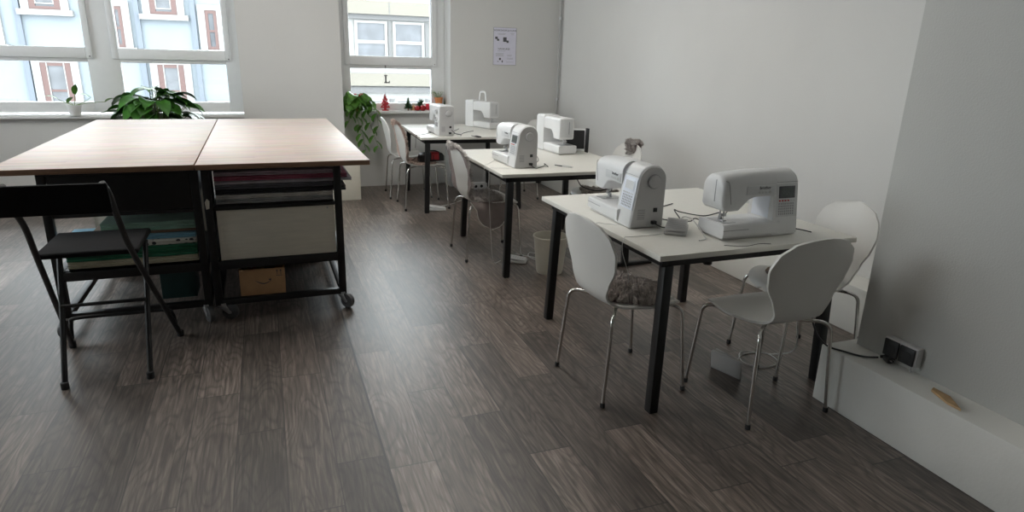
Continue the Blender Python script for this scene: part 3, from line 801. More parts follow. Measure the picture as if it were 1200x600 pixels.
# ------------------------------------------------------------------ pedals, cables and bits on the tables
def pedal(label, loc, rz, tilt=0, m=None):
    t = empty('foot_pedal', loc, rz, label, 'foot pedal')
    t.rotation_euler = (tilt, 0, rz)
    b_ = MB(); b_.prism([(-.075, .002), (.075, .002), (.075, .020), (-.075, .014)], -.045, .045, 'x'); b_.build('base', m or M['pedal'], t, bevel=.004)
    p_ = MB(); p_.prism([(-.070, .018), (.072, .026), (.072, .042), (-.066, .024)], -.041, .041, 'x'); p_.build('tread', m or M['pedal'], t, bevel=.004)
    r_ = MB()
    for k in range(7): r_.box(-.034, .034, -.05 + k * .016, -.046 + k * .016, .0, .0012, mtx=Matrix.Translation((0, 0, .0345)) @ Matrix.Rotation(R(7.3), 4, 'X'))
    r_.build('grip_rib', M['bodyg'], t)
    t.scale = (1.12, 1.12, 1.12)
    return t
pedal('grey foot pedal lying on the nearest table between its two machines', (1.735, 2.435, TH), R(-38), m=M['pedal'])
pf_ = pedal('white foot pedal standing on its edge on the floor below the nearest table', (2.045, 2.345, .050), R(-20), m=M['pedal'])
pf_.rotation_euler = (R(8), R(80), R(28))
pedal('white foot pedal on the floor by the middle table leg', (1.69, 4.365, 0), R(60), m=M['cablew'])
pedal('white foot pedal on the floor by the farthest table leg', (1.53, 6.17, 0), R(75), m=M['cablew'])
def cable(name, pts, r, m, label, group=None, n=8):
    o = MB().tube(spline(pts, n), r, 8).build(name, m, ang=70); return tag(o, label, 'cable', group)
Tz = TH + .0035
cable('power_cable', [(1.652, 2.505, TH + .030), (1.70, 2.485, Tz + .006), (1.80, 2.51, Tz), (1.875, 2.60, Tz), (1.90, 2.70, Tz + .03), (1.93, 2.69, Tz + .02), (2.05, 2.66, Tz), (2.18, 2.70, Tz)], .0028, M['cableb'], 'black power cable curling behind the grey pedal on the nearest table')
cable('pedal_cable', [(1.79, 2.50, TH + .02), (1.815, 2.50, TH + .05), (1.824, 2.44, TH + .05), (1.820, 2.36, Tz + .01), (1.79, 2.285, Tz), (1.74, 2.265, Tz)], .0026, M['cablew'], 'pale cable looping off the grey pedal on the nearest table')
cable('thread_cable', [(1.73, 2.40, TH + .012), (1.60, 2.40, Tz), (1.475, 2.40, Tz), (1.437, 2.395, Tz - .004), (1.432, 2.39, TH - .06), (1.50, 2.44, .56), (1.52, 2.46, .50)], .0016, M['cablew'], 'thin white cord hanging over the nearest table edge to the fleece chair')
cable('thread_cable', [(1.53, 2.60, Tz), (1.475, 2.64, Tz), (1.436, 2.66, Tz - .004), (1.430, 2.66, TH - .08), (1.45, 2.63, .60)], .0016, M['cablew'], 'thin white cord over the nearest table edge beside the chair back')
cable('power_cable', [(1.94, 2.44, TH + .006), (1.88, 2.49, TH + .04), (1.86, 2.52, TH + .02), (1.80, 2.66, Tz), (1.9, 2.85, Tz), (2.06, 2.95, Tz)], .0028, M['cableb'], 'black cable behind the bed of the front-facing machine')
cable('power_cable', [(2.262, 2.37, TH + .03), (2.30, 2.36, Tz + .004), (2.345, 2.30, Tz), (2.36, 2.25, Tz)], .0026, M['cableb'], 'black cable at the wheel end of the front-facing machine')
cable('thread_tail', [(1.80, 2.17, Tz), (1.88, 2.135, Tz), (1.97, 2.15, Tz), (2.02, 2.135, Tz)], .0014, M['cableb'], 'thin thread lying along the near edge of the nearest table')
cable('power_cable', [(1.712, 4.205, TH + .03), (1.75, 4.18, Tz + .002), (1.83, 4.22, Tz + .01), (1.865, 4.30, Tz + .012), (1.87, 4.24, Tz)], .0028, M['cableb'], 'black cable behind the sideways machine on the middle table')
cable('power_cable', [(1.79, 4.36, Tz), (1.90, 4.50, Tz), (1.98, 4.72, Tz), (2.02, 4.90, Tz)], .0026, M['cableb'], 'black cable between the two machines of the middle table')
cable('thread_cable', [(1.66, 4.21, Tz), (1.55, 4.24, Tz), (1.47, 4.25, Tz), (1.430, 4.25, Tz - .004), (1.425, 4.25, TH - .10), (1.44, 4.24, .30), (1.50, 4.34, .03), (1.58, 4.40, .006)], .0018, M['cablew'], 'thin white cord from the middle table down to the floor pedal')
cable('thread_cable', [(1.60, 4.62, Tz), (1.47, 4.42, Tz), (1.430, 4.37, Tz - .004), (1.425, 4.37, TH - .10), (1.46, 4.42, .60), (1.50, 4.46, .52)], .0018, M['cablew'], 'thin white cord from the middle table down to the grey fleece')
cable('power_cable', [(1.655, 6.095, TH + .06), (1.70, 6.10, Tz + .02), (1.78, 6.2, Tz), (1.72, 6.4, Tz), (1.82, 6.55, Tz), (1.9, 6.7, Tz)], .0028, M['cableb'], 'black cable behind the narrow machine on the farthest table')
cable('power_cable', [(1.75, 6.10, Tz), (1.79, 6.22, Tz), (1.86, 6.35, Tz), (2.0, 6.5, Tz)], .0026, M['cableb'], 'black cable reaching the raised-handle machine on the farthest table')
cable('power_cable', [(1.55, 6.44, Tz), (1.45, 6.30, Tz), (1.375, 6.22, Tz), (1.332, 6.20, Tz - .004), (1.325, 6.20, .66), (1.325, 6.22, .62)], .0022, M['cableb'], 'dark cord dropping off the farthest table to the beige-pink fleece')
cable('power_cable', [(2.02, 4.06, TH - .066), (2.07, 4.065, .62), (2.20, 4.07, .585), (2.33, 4.07, .62), (2.40, 4.06, TH - .066)], .0040, M['cableb'], 'black cable sagging under the near edge of the middle table')
cable('floor_cable', [(2.09, 2.36, .05), (2.16, 2.40, .03), (2.30, 2.50, .005), (2.42, 2.47, .005), (2.40, 2.36, .005), (2.28, 2.34, .005), (2.22, 2.42, .009), (2.30, 2.52, .010), (2.45, 2.45, .006), (2.44, 2.30, .12), (2.38, 2.30, .40), (2.37, 2.32, .672)], .0032, M['cablew'], 'white cable coiled on the floor behind the standing pedal')
cable('floor_cable', [(1.74, 4.50, .02), (1.84, 4.44, .005), (1.92, 4.36, .005), (1.94, 4.44, .005), (1.88, 4.54, .006), (1.82, 4.42, .012), (1.88, 4.32, .006), (1.97, 4.40, .005)], .0030, M['cablew'], 'white cable tangled on the floor behind the middle table leg')
cable('floor_cable', [(1.57, 6.22, .02), (1.62, 6.32, .005), (1.75, 6.4, .005), (1.90, 6.55, .005)], .0030, M['cablew'], 'white cable trailing on the floor under the farthest table')
# snips and knife
def snips(loc, rz, label, white=True):
    t = empty('thread_snips', loc, rz, label, 'tool')
    b_ = MB(); b_.prism([(-.075, -.004), (-.02, -.012), (.0, -.010), (.0, .012), (-.03, .010)], .001, .006, 'z'); b_.build('blade', M['ink'], t, bevel=.001)
    h_ = MB(); h_.loft([[Vector((x, y * s, z * s + .007)) for y, z in ((-.010, -.006), (.010, -.006), (.010, .006), (-.010, .006))] for x, s in ((-.005, .8), (.02, 1.15), (.06, 1.1), (.085, .6))]); h_.build('handle', M['cablew'] if white else M['blackp'], t, bevel=.002)
    return t
snips((1.985, 4.235, TH), R(-62), 'thread snips with pale grip on the middle table')
snips((1.88, 6.03, TH), R(-72), 'long black snips on the farthest table near its edge', False)
# device leaning at the wall end of the middle table
dv = empty('tablet_device', (2.425, 4.97, TH), R(-22), 'small white-framed device with black front, at the wall end of the middle table', 'device')
mt_ = Matrix.Rotation(R(-18), 4, 'X')
MB().box(-.10, .10, -.008, .014, .004, .19, mtx=mt_).build('case', M['body'], dv, bevel=.006)
MB().box(-.086, .086, -.0095, -.007, .018, .176, mtx=mt_).build('screen', M['blackp'], dv)
MB().box(-.06, .06, .03, .085, 0, .012).build('stand', M['bodyg'], dv, bevel=.003)
MB().prism([(.008, .01), (.085, .0), (.085, .012), (.050, .13)], -.055, .055, 'x').build('stand_wedge', M['bodyg'], dv, bevel=.003)
bb = MB().box(0, .012, 0, .05, 0, .20).build('black_strip', M['blackp'], bevel=.002); bb.location = (2.488, 4.85, TH)
bb.name = 'black_ruler_case'; tag(bb, 'slim black case standing behind the white-framed device', 'case')
# black and red pouch on the beige-pink chair seat
pc = empty('sewing_pouch', (1.50, 6.30, .475), R(10), 'black and red pouch lying on the beige-pink fleece seat', 'pouch')
MB().loft([rrect(-.055 * s, .055 * s, 0, .075 * s + .01, .022 * s, .018 * s, x) for x, s in ((-.13, .6), (-.11, .95), (0, 1.05), (.10, .95), (.13, .6))]).build('body', M['blackp'], pc, ang=60)
MB().loft([rrect(-.0575, .0575, .008, .090, .022, .018, x) for x in (-.02, .06)]).build('red_band', M['redbtn'], pc, ang=60)
MB().tube(spline([(-.08, 0, .08), (-.03, 0, .10), (.04, 0, .10), (.09, 0, .08)], 5), .006, 8).build('strap', M['blackp'], pc)
ps = MB().box(-.17, .17, -.022, .022, 0, .026).build('power_strip', M['blackp'], bevel=.004); ps.location = (2.52, 4.06, 0); ps.rotation_euler = (0, 0, R(2)); tag(ps, 'slim black power strip on the floor by the wall-side leg of the middle table', 'power strip')
# waste bin
wb = empty('waste_bin', (1.842, 4.075, 0), 0, 'cream plastic waste bin on the floor between nearest and middle table', 'bin')
MB().lathe([(.085, .002), (.092, .0), (.098, .02), (.122, .262), (.128, .268), (.128, .276), (.119, .276), (.116, .262), (.090, .02), (.0, .016)], 40, cap=False).build('bucket', M['cream'], wb)
# socket box on the floor by the back wall
sb = empty('socket_box', (2.24, 7.10, 0), R(4), 'white double socket box on the floor under the window wall', 'socket box')
MB().box(-.105, .105, -.04, .045, 0, .075).build('housing', M['body'], sb, bevel=.006)
for x in (-.035, .035): MB().lathe([(.017, 0), (.017, .004)], 18, mtx=Matrix.Translation((x, -.040, .04)) @ Matrix.Rotation(R(90), 4, 'X')).build('socket', M['blackp'], sb)

# ------------------------------------------------------------------ sockets on the wall stub
dk = empty('double_socket', (2.465, 1.745, .345), 0, 'black two-gang surface socket on the grey wall stub', 'socket')
MB().box(-.036, -.0002, -.078, .078, -.040, .044).build('back_box', M['bodyg'], dk, bevel=.004)
for y in (.037, -.037):
    pl = MB().box(-.046, -.0365, y - .034, y + .034, -.036, .038).build('cover', M['blackp'], dk, bevel=.003)
    MB().lathe([(.021, 0), (.021, .0015), (.017, .0015)], 24, mtx=Matrix.Translation((-.046, y, .001)) @ Matrix.Rotation(R(-90), 4, 'Y')).build('socket_ring', M['foot'], pl)
cable('wall_lead', [(2.447, 1.70, .306), (2.449, 1.698, .29), (2.443, 1.69, .2745)], .004, M['bodyg'], 'short grey lead below the double socket')
pgm = empty('mains_plug', (2.435, 1.79, .293), R(-15), 'round black mains plug lying on the white plinth', 'plug')
MB().lathe([(.012, -.018), (.019, -.014), (.021, 0), (.021, .010), (.017, .014)], 20, mtx=Matrix.Rotation(R(90), 4, 'X')).build('plug_body', M['blackp'], pgm)
MB().tube([(0, .016, 0), (-.02, .03, -.004)], [.010, .006], 10).build('strain_relief', M['blackp'], pgm)
for dx in (-.008, .008): MB().tube([(dx, -.012, 0), (dx, -.032, 0)], .0022, 8).build('pin', M['steel'], pgm)
cable('power_cable', [(2.412, 1.822, .287), (2.37, 1.86, .279), (2.33, 1.93, .278), (2.30, 2.0, .281), (2.285, 2.06, .33), (2.30, 2.12, .42), (2.34, 2.17, .55), (2.36, 2.19, .672)], .0045, M['cableb'], 'black power cable running from the round plug up under the nearest table')
wc = MB().prism([(0, 0), (.10, -.015), (.17, .012), (.15, .03), (.05, .024)], 0, .010, 'z').build('wood_offcut', M['chip'], bevel=.002)
wc.location = (2.345, 1.40, .272); wc.rotation_euler = (0, 0, R(65)); tag(wc, 'pale wooden offcut lying on the plinth below the double socket', 'offcut')

# ------------------------------------------------------------------ poster
po = empty('wall_poster', (2.612, YB - .001, 1.60), 0, 'pale lilac printed notice with dark border on the back wall', 'poster')
MB().box(-.140, .140, -.002, 0, -.205, .205).build('sheet', M['paper'], po, smooth=False)
bd = MB()
for r_ in ((-.140, .140, .201, .205), (-.140, .140, -.205, -.201), (-.140, -.136, -.205, .205), (.136, .140, -.205, .205)): bd.box(r_[0], r_[1], -.0028, -.001, r_[2], r_[3])
bd.build('border', M['greyink'], po, smooth=False)
text_obj('title', 'WORKSHOPS & KURSE', .027, M['ink'], po, (0, -.0026, .172), (R(90), 0, 0), .0003)
text_obj('heading', 'NÄHKURSE', .028, M['ink'], po, (-.01, -.0026, -.028), (R(90), 0, 0), .0003)
ln = MB(); rg_ = random.Random(4)
for (x, z, w_) in ((-.04, .138, .10), (-.04, .128, .08), (.09, .140, .05), (.09, .128, .035), (-.04, -.052, .09), (-.06, -.078, .10), (-.06, -.088, .10), (-.06, -.098, .09), (-.06, -.108, .10), (.06, -.095, .06), (.06, -.105, .05), (.065, -.128, .08), (.065, -.138, .07), (.065, -.172, .09)): ln.box(x - w_ / 2, x + w_ / 2, -.0026, -.001, z, z + .003)
ln.build('text_line', M['greyink'], po, smooth=False)
ic = MB()
ic.prism([(-.118, .078), (-.096, .078), (-.096, .060), (-.070, .060), (-.070, .080), (-.088, .082), (-.088, .104), (-.118, .104)], -.0027, -.001, 'y')
ic.build('small_picture', M['ink'], po, smooth=False); ic = MB()
ic.box(-.022, .020, -.0027, -.001, .050, .100); ic.box(.02, .045, -.0027, -.001, .04, .066)
ic.build('small_picture', M['ink'], po, smooth=False)
ic = MB(); ic.lathe([(.013, 0), (.013, .0016)], 16, mtx=Matrix.Translation((-.056, -.001, -.138)) @ Matrix.Rotation(R(90), 4, 'X')); ic.box(-.035, -.022, -.0027, -.001, -.176, -.152); ic.box(-.09, -.07, -.0027, -.001, -.168, -.162)
ic.build('small_picture', M['ink'], po, smooth=False)

# ------------------------------------------------------------------ plants
def leaf(mb, base, d, length, width, droop=.4, fold=.25, heart=False, n=7, up_=None):
    """pointed leaf from base along direction d"""
    d = Vector(d).normalized(); side = d.cross(Vector((0, 0, 1)))
    if side.length < .1: side = Vector((1, 0, 0))
    side.normalize()
    if up_ is not None: side = (side + Vector(up_)).normalized()
    nrm = side.cross(d).normalized()
    pts = []; p = Vector(base); dd = d.copy(); st = length / n
    for i in range(n + 1):
        t = i / n
        w_ = width * (math.sin(PI * min(1, t * 1.15 + .12)) ** .8 if not heart else (math.sin(PI * (t * .80 + .20))) ** .9 * (1.0)) if t < 1 else 0
        if w_ != w_ or isinstance(w_, complex): w_ = 0
        nn = side.cross(dd).normalized()
        pts += [p - side * w_ * .5 + nn * fold * w_ * .5, p.copy(), p + side * w_ * .5 + nn * fold * w_ * .5]
        dd = (dd + Vector((0, 0, -droop / n)) * (1 + t)).normalized(); p = p + dd * st
    fs = []
    for i in range(n):
        a = i * 3; fs += [(a, a + 1, a + 4, a + 3), (a + 1, a + 2, a + 5, a + 4)]
    mb.add(pts, fs)
# big pot plant behind the cutting tables
pp = empty('pot_plant', (-.99, 6.98, 0), 0, 'bushy dark-leaved pot plant rising behind the wooden cutting tables', 'plant')
st_ = MB(); lf = MB(); rg = random.Random(11)
for i in range(80):
    a = rg.uniform(0, 2 * PI); rr = rg.uniform(.02, .28); h_ = rg.uniform(.90, 1.13) - rr * .35
    tip = Vector((math.cos(a) * rr * 1.0, math.sin(a) * rr * .6, h_)); base = Vector((math.cos(a) * .03, math.sin(a) * .03, .55))
    mid = base.lerp(tip, .55) + Vector((0, 0, .05))
    st_.tube(spline([base, mid, tip], 4), .0035, 6)
    out = Vector((math.cos(a), math.sin(a) * .8, rg.uniform(-.25, .35)))
    leaf(lf, tip, out, rg.uniform(.22, .33), rg.uniform(.11, .155), droop=rg.uniform(.5, 1.3), fold=.3, n=8, up_=(0, 0, rg.uniform(-.4, .4)))
st_.build('stem', M['stem'], pp); lf.build('foliage', M['leaf'], pp, ang=80, fix=False)
MB().lathe([(.13, 0), (.14, .01), (.185, .50), (.19, .56), (.178, .56), (.17, .52), (.0, .52)], 32, cap=False).build('tall_pot', M['potw'], pp)
MB().lathe([(0, .53), (.168, .535)], 24, cap=False).build('soil', M['soil'], pp)
# second plant at the left window
pq = empty('pot_plant', (-1.75, 7.47, .832), 0, 'small pot plant with one upright pale leaf on the sill beyond the cutting tables', 'plant')
st_ = MB(); lf = MB(); rg = random.Random(5)
for (dx, dz, ln_, an) in ((.27, .13, .14, 10), (.15, .17, .13, 160), (-.12, .15, .14, 200), (.02, .20, .15, 80), (-.05, .12, .12, -60)):
    st_.tube(spline([(0, 0, .09), (dx * .5, 0, .12), (dx, 0, dz)], 4), .003, 6)
    leaf(lf, (dx, 0, dz), (math.cos(R(an)), -.3, .8), ln_, .055, droop=.7, n=7, up_=(0, 0, .2))
st_.build('stem', M['stem'], pq); lf.build('foliage', M['leaf2'], pq, ang=80, fix=False)
MB().lathe([(.045, 0), (.062, .09), (.065, .10), (.057, .10), (.05, .085), (0, .085)], 24, cap=False).build('pot', M['potw'], pq)
# trailing plant on the right window sill
pt = empty('trailing_plant', (.945, 7.50, .868), 0, 'bright green trailing pot plant spilling over the window sill', 'plant')
st_ = MB(); lf = MB(); rg = random.Random(9)
for i in range(64):
    a = rg.uniform(0, 2 * PI); r0 = rg.uniform(.03, .13)
    b0 = Vector((math.cos(a) * r0, -abs(math.sin(a)) * r0 * .7 + .02, .07 + rg.uniform(0, .11)))
    leaf(lf, b0, (math.cos(a), -.45 - rg.random() * .4, rg.uniform(-.3, .35)), rg.uniform(.10, .145), rg.uniform(.09, .125), droop=1.3, heart=True, up_=(0, 0, rg.uniform(-.5, .5)))
trails = [[(.02, -.05, .08), (.03, -.12, .02), (.03, -.13, -.15), (.04, -.13, -.30), (.06, -.13, -.42)],
          [(.06, -.05, .08), (.10, -.12, .02), (.12, -.13, -.12), (.16, -.13, -.26), (.20, -.13, -.38)],
          [(-.04, -.04, .08), (-.03, -.12, .02), (.00, -.13, -.14), (.02, -.13, -.24)],
          [(-.05, -.04, .07), (-.08, -.12, .02), (-.11, -.13, -.10)],
          [(.09, -.04, .09), (.16, -.11, .06), (.20, -.12, -.02), (.21, -.13, -.16)]]
for tr in trails:
    P_ = spline(tr, 6); st_.tube(P_, .0020, 5)
    for k in range(3, len(P_), 3):
        sd = 1 if (k // 3) % 2 else -1
        leaf(lf, P_[k], (sd * .7, -.35, -.7), rg.uniform(.09, .12), rg.uniform(.08, .105), droop=.6, heart=True, up_=(0, 0, sd * .3))
st_.build('stem', M['stem'], pt); lf.build('foliage', M['leaf2'], pt, ang=80, fix=False)
MB().lathe([(.045, 0), (.062, .085), (.066, .095), (.058, .095), (.05, .08), (0, .08)], 24, cap=False).build('pot', M['terra'], pt)
rb = MB()
for s_ in (-1, 1): rb.loft([[Vector((.015 + s_ * x, -.055 + y * w_, .165 + z * w_)) for y, z in ((-.3, -1), (.3, -1), (.3, 1), (-.3, 1))] for x, w_ in ((.002, .006), (.02, .022), (.045, .026), (.05, .018))])
rb.build('red_bow', M['redwood'], pt, bevel=.002)
# sill decorations
SZ = .868; SY = 7.505
xt = empty('wooden_tree', (1.262, SY, SZ), 0, 'flat red wooden fir tree ornament standing on the window sill', 'ornament')
poly = [(-.012, 0), (-.012, .03), (-.055, .032), (-.028, .072), (-.046, .075), (-.020, .112), (-.034, .115), (-.010, .148), (-.016, .152), (0, .185), (.016, .152), (.010, .148), (.034, .115), (.020, .112), (.046, .075), (.028, .072), (.055, .032), (.012, .03), (.012, 0)]
MB().prism(poly, -.010, .010, 'y').build('tree_board', M['redwood'], xt, bevel=.001)
MB().box(-.035, .035, -.022, .022, 0, .010).build('stand', M['redwood'], xt, bevel=.002)
wd = MB()
for (x, z) in ((0, .165), (-.015, .13), (.015, .10), (-.02, .085), (.025, .055), (-.025, .05), (0, .115)): wd.box(x - .006, x + .006, -.0125, -.0095, z - .005, z + .004)
wd.build('white_star', M['cablew'], xt, smooth=False)
gt = empty('small_fir', (1.525, SY, SZ), 0, 'tiny green bristle fir tree beside the red wooden tree', 'ornament')
br = MB(); rg = random.Random(2)
for i in range(420):
    h_ = rg.random() ** 1.3; a = rg.uniform(0, 2 * PI); r_ = (.048 * (1 - h_) + .004); z = .03 + h_ * .115
    p = Vector((0, 0, z)); q = Vector((math.cos(a) * r_, math.sin(a) * r_, z - .006 + rg.uniform(-.01, .01))); br.tube([p, q], [.0022, .0008], 4, cap=False)
br.build('needles', M['pine'], gt)
MB().tube([(0, 0, .0), (0, 0, .15)], [.008, .002], 8).build('trunk', M['beechedge'], gt)
for k, (x, y, s_) in enumerate(((1.625, SY - .02, 1), (1.690, SY - .028, 1.08))):
    ap = empty('apple_ornament', (x, y, SZ), k, ('dark red apple ornament next to the tiny green fir', 'dark red apple ornament nearest the red ribbon')[k], 'ornament', 'apple ornaments on the sill'); ap.scale = (s_,) * 3
    MB().lathe([(.002, .004), (.016, .0), (.030, .012), (.034, .030), (.028, .048), (.014, .056), (.002, .050)], 24).build('fruit', M['apple'], ap)
    MB().tube([(0, 0, .050), (.003, 0, .066)], .0018, 6).build('stalk', M['stem'], ap)
sp_ = empty('pine_sprig', (1.665, SY + .035, SZ), 0, 'green fir sprig behind the dark red apple ornaments', 'ornament')
br = MB()
for i in range(260):
    t_ = rg.random(); p = Vector((-.02 + t_ * .05, 0, .01 + t_ * .09)); a = rg.uniform(0, 2 * PI); br.tube([p, p + Vector((math.cos(a) * .035, math.sin(a) * .02, .02 + rg.random() * .02))], [.0018, .0007], 4, cap=False)
br.build('needles', M['pine'], sp_); MB().tube([(-.02, 0, .002), (.03, 0, .10)], .003, 6).build('twig', M['beechedge'], sp_)
tg = empty('wicker_bell', (1.60, SY + .045, SZ), 0, 'pale straw ornament behind the apples on the sill', 'ornament')
MB().lathe([(.034, 0), (.036, .006), (.026, .03), (.018, .052), (.005, .06)], 20).build('bell', M['wicker'], tg)
MB().tube([(.012 * math.cos(a), 0, .066 + .010 * math.sin(a)) for a in [k * PI / 6 for k in range(12)]], .002, 6, closed=True).build('loop', M['wicker'], tg)
rb_ = empty('red_ribbon_bow', (1.785, SY - .02, SZ), R(10), 'bright red ribbon bow on the sill beside the clay pot', 'ornament')
q = MB()
for s_ in (-1, 1): q.loft([[Vector((s_ * x, y * .012, z * w_ + .045)) for y, z in ((-1, -1), (1, -1), (1, 1), (-1, 1))] for x, w_ in ((.003, .008), (.025, .030), (.052, .036), (.058, .028))])
q.build('loops', mat('bright_red_ribbon', (.72, .03, .06), .4, var=.1), rb_, bevel=.002)
q = MB(); q.prism([(-.006, .045), (-.030, .002), (-.012, .002), (0, .04), (.014, .002), (.030, .002), (.006, .045)], -.003, .003, 'y'); q.build('tails', bpy.data.materials['bright_red_ribbon'], rb_)
cp = empty('clay_pot_plant', (1.885, SY + .005, SZ + .06), 0, 'clay pot with loose green sprigs at the end of the window sill', 'plant')
MB().lathe([(.030, 0), (.034, .002), (.046, .070), (.050, .072), (.050, .088), (.042, .088), (.038, .07), (0, .07)], 24, cap=False).build('pot', M['terra'], cp)
lf = MB(); st_ = MB()
for i in range(26):
    a = rg.uniform(0, 2 * PI); q_ = Vector((math.cos(a) * rg.uniform(.02, .10) - .02, math.sin(a) * .03, .09 + rg.uniform(.01, .07)))
    st_.tube([(0, 0, .07), tuple(q_)], .0013, 5); leaf(lf, q_, (math.cos(a), math.sin(a), .3), .035, .020, droop=.5, n=4)
MB().box(-.048, .048, -.045, .045, -.06, -.0005).build('white_riser', M['body'], cp, bevel=.003); lf.build('foliage', M['leaf2'], cp, fix=False); st_.build('stem', M['stem'], cp)
ht = empty('small_fir', (1.950, SY - .01, SZ), 0, 'tiny dark fir squeezed between clay pot and window reveal', 'ornament'); ht.scale = (.33, .33, .95)
for c_ in [x for x in bpy.data.objects if x.parent == gt]: copy_tree(c_, ht)
# hanging letter
hl = empty('hanging_letter', (1.293, YG - .055, 1.168), 0, 'grey letter L hanging on a string before the window with the sill ornaments', 'ornament')
le = MB(); le.box(-.016, .0, -.006, .006, 0, .085); le.box(-.028, .012, -.006, .006, .078, .088); le.box(-.028, .036, -.006, .006, 0, .012); le.box(.026, .036, -.006, .006, .01, .028)
le.build('letter', M['pewter'], hl, bevel=.001)
MB().tube([(-.008, 0, .086), (-.008, 0, .168), (-.008, .008, .19)], .0013, 6).build('string', M['ink'], hl)
MB().box(-.014, -.002, -.002, .0105, .165, .192).build('hook', M['ink'], hl, bevel=.001)

# ------------------------------------------------------------------ cutting tables on casters
ZC = .93
def make_cart(side):
    t = empty('cutting_table')
    W_ = .877; D_ = 2.40
    MB().box(0, W_, 0, D_, ZC - .001, ZC).build('x', M['beech'], t) if False else None
    tp = MB().box(.0015, W_ - .0015, 0, D_, ZC - .028, ZC, 0)
    o = tp.build('wooden_top', [M['beech'], M['beechedge']], t, bevel=.002)
    for p in o.data.polygons:
        if abs(p.normal.z) < .5: p.material_index = 1
    x0, x1, y0, y1 = (.006, W_ - .140, .200, D_ - .2) if side > 0 else (.14, W_ - .006, .200, D_ - .2); s = .040
    fr = MB()
    for x in (x0, x1 - s):
        for y in (y0, (y0 + y1) / 2, y1 - s): fr.box(x, x + s, y, y + s, .10, ZC - .0285)
    for z0, z1 in ((ZC - .068, ZC - .0285), (.302, .352), (.088, .122)):
        for y in (y0 + .001, y1 - s): fr.box(x0, x1, y, y + s - .002, z0, z1)
        for x in (x0, x1 - s): fr.box(x + .001, x + s - .001, y0, y1, z0, z1)
    fr.build('steel_frame', M['black'], t, bevel=.002)
    for z in (.352, .660): MB().box(x0 + s, x1 - s, y0 + .003, y1 - .02, z - .018, z).build('shelf', M['black'], t, bevel=.002)
    MB().box(x0 + s, x1 - s, y0 + 1.05, y1 - s, .100, .112).build('shelf', M['black'], t, bevel=.002)
    for (x, y, a) in ((x0 + (.040 if side > 0 else .02), y0 + .02, -108 if side > 0 else 160), (x1 - (.022 if side > 0 else .035), y0 + .02, -140 if side > 0 else 205), (x0 + .02, y1 - .02, 30), (x1 - .02, y1 - .02, -40)):
        mx_ = Matrix.Translation((x, y, 0)) @ Matrix.Rotation(R(a), 4, 'Z')
        c = MB(); c.lathe([(.018, .085), (.024, .090), (.024, .100)], 16, mtx=mx_)
        for sx in (-1, 1): c.prism([(-.018, .090), (.018, .090), (.048, .040), (.030, .036), (-.018, .070)], sx * .017 - .0018, sx * .017 + .0018, 'x', mtx=mx_)
        c.box(-.0188, .0188, -.018, .020, .086, .0915, mtx=mx_); c.box(-.012, .012, -.050, -.018, .074, .082, mtx=mx_)
        cb = c.build('caster', M['steel'], t, bevel=.0012)
        MB().lathe([(.014, -.0135), (.030, -.0125), (.032, -.0145), (.043, -.0135), (.0455, -.007), (.0455, .007), (.043, .0135), (.032, .0145), (.030, .0125), (.014, .0135)], 30, mtx=mx_ @ Matrix.Translation((0, .036, .0456)) @ Matrix.Rotation(R(90), 4, 'Y')).build('wheel', mat_wheel, cb)
        ax = MB().lathe([(.009, -.021), (.009, .021)], 12, mtx=mx_ @ Matrix.Translation((0, .036, .0456)) @ Matrix.Rotation(R(90), 4, 'Y')).build('axle', M['steel'], cb)
    return t
mat_wheel = mat('grey_caster_tyre', (.09, .09, .095), .4, var=.05)
CX = -.365
C1 = make_cart(1); C1.location = (CX, 3.585, 0); tag(C1, 'wood-topped black cutting table on casters with the cream bin, at the aisle side', 'work table', 'cutting tables on casters')
C2 = make_cart(-1); C2.location = (CX - .880, 3.585, 0); tag(C2, 'wood-topped black cutting table on casters behind the black folding stool', 'work table', 'cutting tables on casters')
for q in (C1, C2): q.rotation_euler = (0, 0, R(.6))
# a flat black panel closes the upper front of the left one
MB().box(.182, .829, .206, .225, .665, ZC - .07).build('black_front_panel', M['black'], C2, bevel=.002)
tg_ = MB(); tg_.prism([(0, 0), (.016, .004), (.020, .045), (.008, .060), (-.004, .04)], 0, .002, 'y'); tgo = tg_.build('paper_tag', M['cream'], bevel=.0004)
tgo.location = (-.352, 3.776, .655); tag(tgo, 'small cream paper tag stuck to the black post', 'tag')
# fabrics
def fold(name, x0, x1, y0, y1, z0, z1, m, label, group, seed=0):
    """a folded length of cloth: rounded front, slightly uneven layers"""
    rg = random.Random(seed); mb = MB(); n = 14; lay = max(1, round((z1 - z0) / .014))
    h_ = (z1 - z0) / lay
    for L_ in range(lay):
        a = z0 + L_ * h_; ins = rg.uniform(0, .012); rings = []
        for i in range(n + 1):
            x = x0 + (x1 - x0) * i / n; dy = noise.noise(Vector((x * 6, seed, L_))) * .010; dz = noise.noise(Vector((x * 5, seed + 4, 0))) * .003 * (1 if z0 > .37 else 0)
            yy = y0 + ins + dy
            rings.append([Vector((x, yy + h_ * .5, a + dz * 0)), Vector((x, yy + h_ * .12, a + h_ * .2)), Vector((x, yy, a + h_ * .5)), Vector((x, yy + h_ * .12, a + h_ * .82)), Vector((x, yy + h_ * .5, a + h_ * .97)), Vector((x, y1, a + h_ * .97)), Vector((x, y1, a))])
        mb.loft(rings)
    return tag(mb.build(name, m, ang=50), label, 'fabric', group)
Y0 = 3.80
zs = .662
